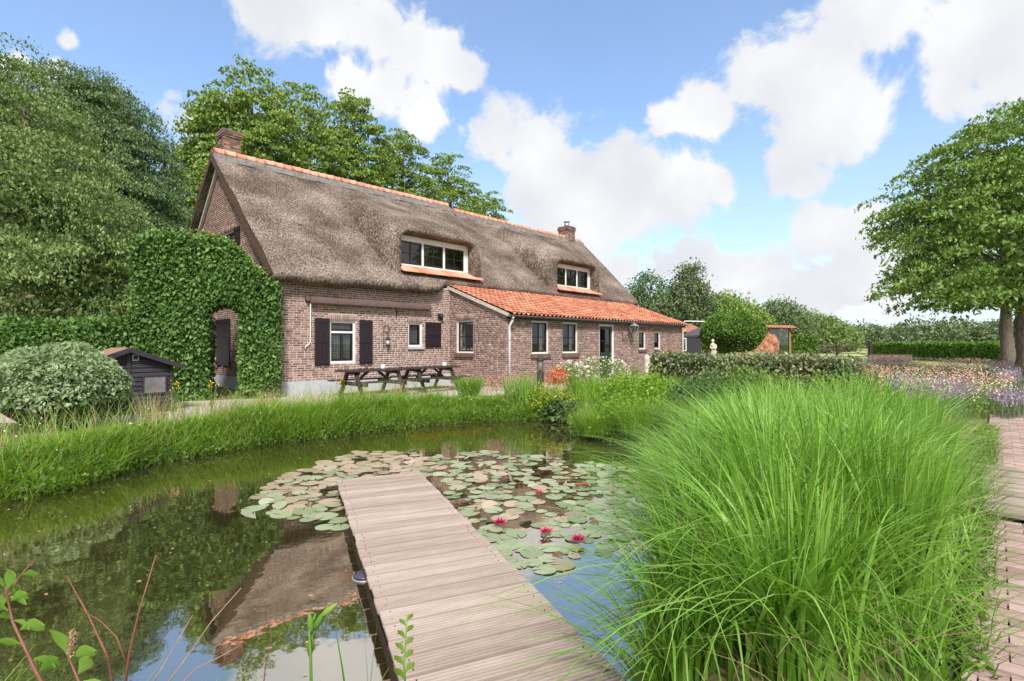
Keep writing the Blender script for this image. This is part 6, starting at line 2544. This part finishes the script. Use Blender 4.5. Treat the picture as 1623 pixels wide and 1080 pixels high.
def iris(label, px, py, Y, n, h, seed):
    r = random.Random(seed)
    p = at(px, py, Y)
    zb = float(ground_z(np.array([[p.x, p.y]]))[0])
    zb = max(zb, WATER_Z - .1)
    G = empty('iris', (p.x, p.y, zb), 0, label, 'plant')
    for k in range(n):
        B = np.array([[r.uniform(-.06, .06), r.uniform(-.06, .06), -.02]])
        hh = h * r.uniform(.6, 1.0)
        vf = blades(B, hh, .019, r.uniform(.05, .3), np.array([r.uniform(0, 6.28)]), 7, .01, tipw=.05)
        veg('leaf', vf, M['tall'], G)
    return G


iris('three tall iris leaves standing left of the jetty planks', 575, 1075, 2.1, 3, .95, 1)
iris('low iris leaves in front of the sky reflection', 455, 1090, 2.0, 4, .55, 2)
iris('single upright iris leaf standing against the jetty boards', 742, 1090, 1.9, 1, .65, 3)
iris('short iris tuft at the bottom edge beside the jetty', 520, 1100, 1.95, 4, .55, 8)
# iris stem with seed pods
p = A_(495, 1085, 2.0)
IP = empty('iris_plant', p, 0, 'green iris stem carrying fat seed pods over the water', 'plant')
MB().tube([Vector((0, 0, -.25)), A_(492, 1040, 2.0) - p, A_(490, 1000, 2.02) - p, A_(500, 972, 2.05) - p], [.007, .006, .005, .004], 8).build('stem', M['willowleaf'], IP, True)
for (px, py, tl) in ((492, 1025, .1), (505, 985, .5), (520, 968, .9), (492, 990, -.1)):
    q = A_(px, py, 2.03) - p
    d = Vector((math.sin(tl), 0, math.cos(tl)))
    MB().tube([q - d * .04, q - d * .02, q, q + d * .025, q + d * .045], [.003, .011, .014, .010, .002], 8).build('seed_pod', M['willowleaf'], IP, True)
# leafy weed stem before the jetty
p = A_(642, 1090, 1.75)
WS = shoot('loosestrife', 'slender weed stem with narrow leaves in front of the jetty', [p, A_(640, 1050, 1.76), A_(643, 1010, 1.78), A_(645, 975, 1.8)], .004, M['willowleaf'],
           [(.1 + .09 * k, .9 if k % 2 else 2.2, .07 - .003 * k) for k in range(10)])
# reed shoots standing in the water
for (px, py, lb) in ((1028, 757, 'reed shoot standing in the water, nearest the pads'), (1046, 752, 'tallest reed shoot standing in the open water'), (1066, 748, 'reed shoot in the water closest to the right bank')):
    x_, y_ = wl(px - 100, py)
    G = empty('reed', (x_, y_, WATER_Z), 0, lb, 'reed', 'reeds in the water')
    veg('blades', blades(RNG.normal(0, .02, (4, 3)) * np.array([1, 1, 0]) - np.array([0, 0, .2]), .35 + .25 * RNG.random(4), .012, .15, None, 4, .02), M['tall'], G)

# near bank tufts at the bottom edge
P = np.stack([-3.2 + 3.2 * RNG.random(900), 1.55 + .5 * RNG.random(900)], 1)
P = P[~np.array([on_jetty(a_, b_, .05) for a_, b_ in P])]
o = veg('near_bank_grass', blades(to3(P), .22 + .25 * RNG.random(len(P)), .009, .4 + .5 * RNG.random(len(P)), None, 4, .05), M['grass'])
tag(o, 'short green grass on the near bank at the bottom edge', 'grass', kind='stuff')

# bits of leaf and pollen floating on the pond
P = sample_poly(POND_S, 420)
P = P[seg_dist(P, POND_S) > .15]
P = P[~np.array([on_jetty(a_, b_, .02) for a_, b_ in P])]
vf = leaves(np.column_stack([P, np.full(len(P), WATER_Z + .004)]), .03, 60, .6, jitter=.7)
vf[0][:, 2] = WATER_Z + .003 + (vf[0][:, 2] - WATER_Z) * .1
o = veg('floating_debris', vf, M['straw'])
tag(o, 'tiny leaf scraps floating on the pond surface', 'debris', kind='stuff')

# small wild flowers in the bank grass
P = bank_points(300, .1, 1.3, leftfar)
B = to3(P)
B[:, 2] += .22 + .22 * RNG.random(len(P))
o = veg('bank_blooms', leaves(B, .026, 1, .95), M['whitefl'])
tag(o, 'scattered tiny white wild flowers in the bank grass', 'flowers', kind='stuff')
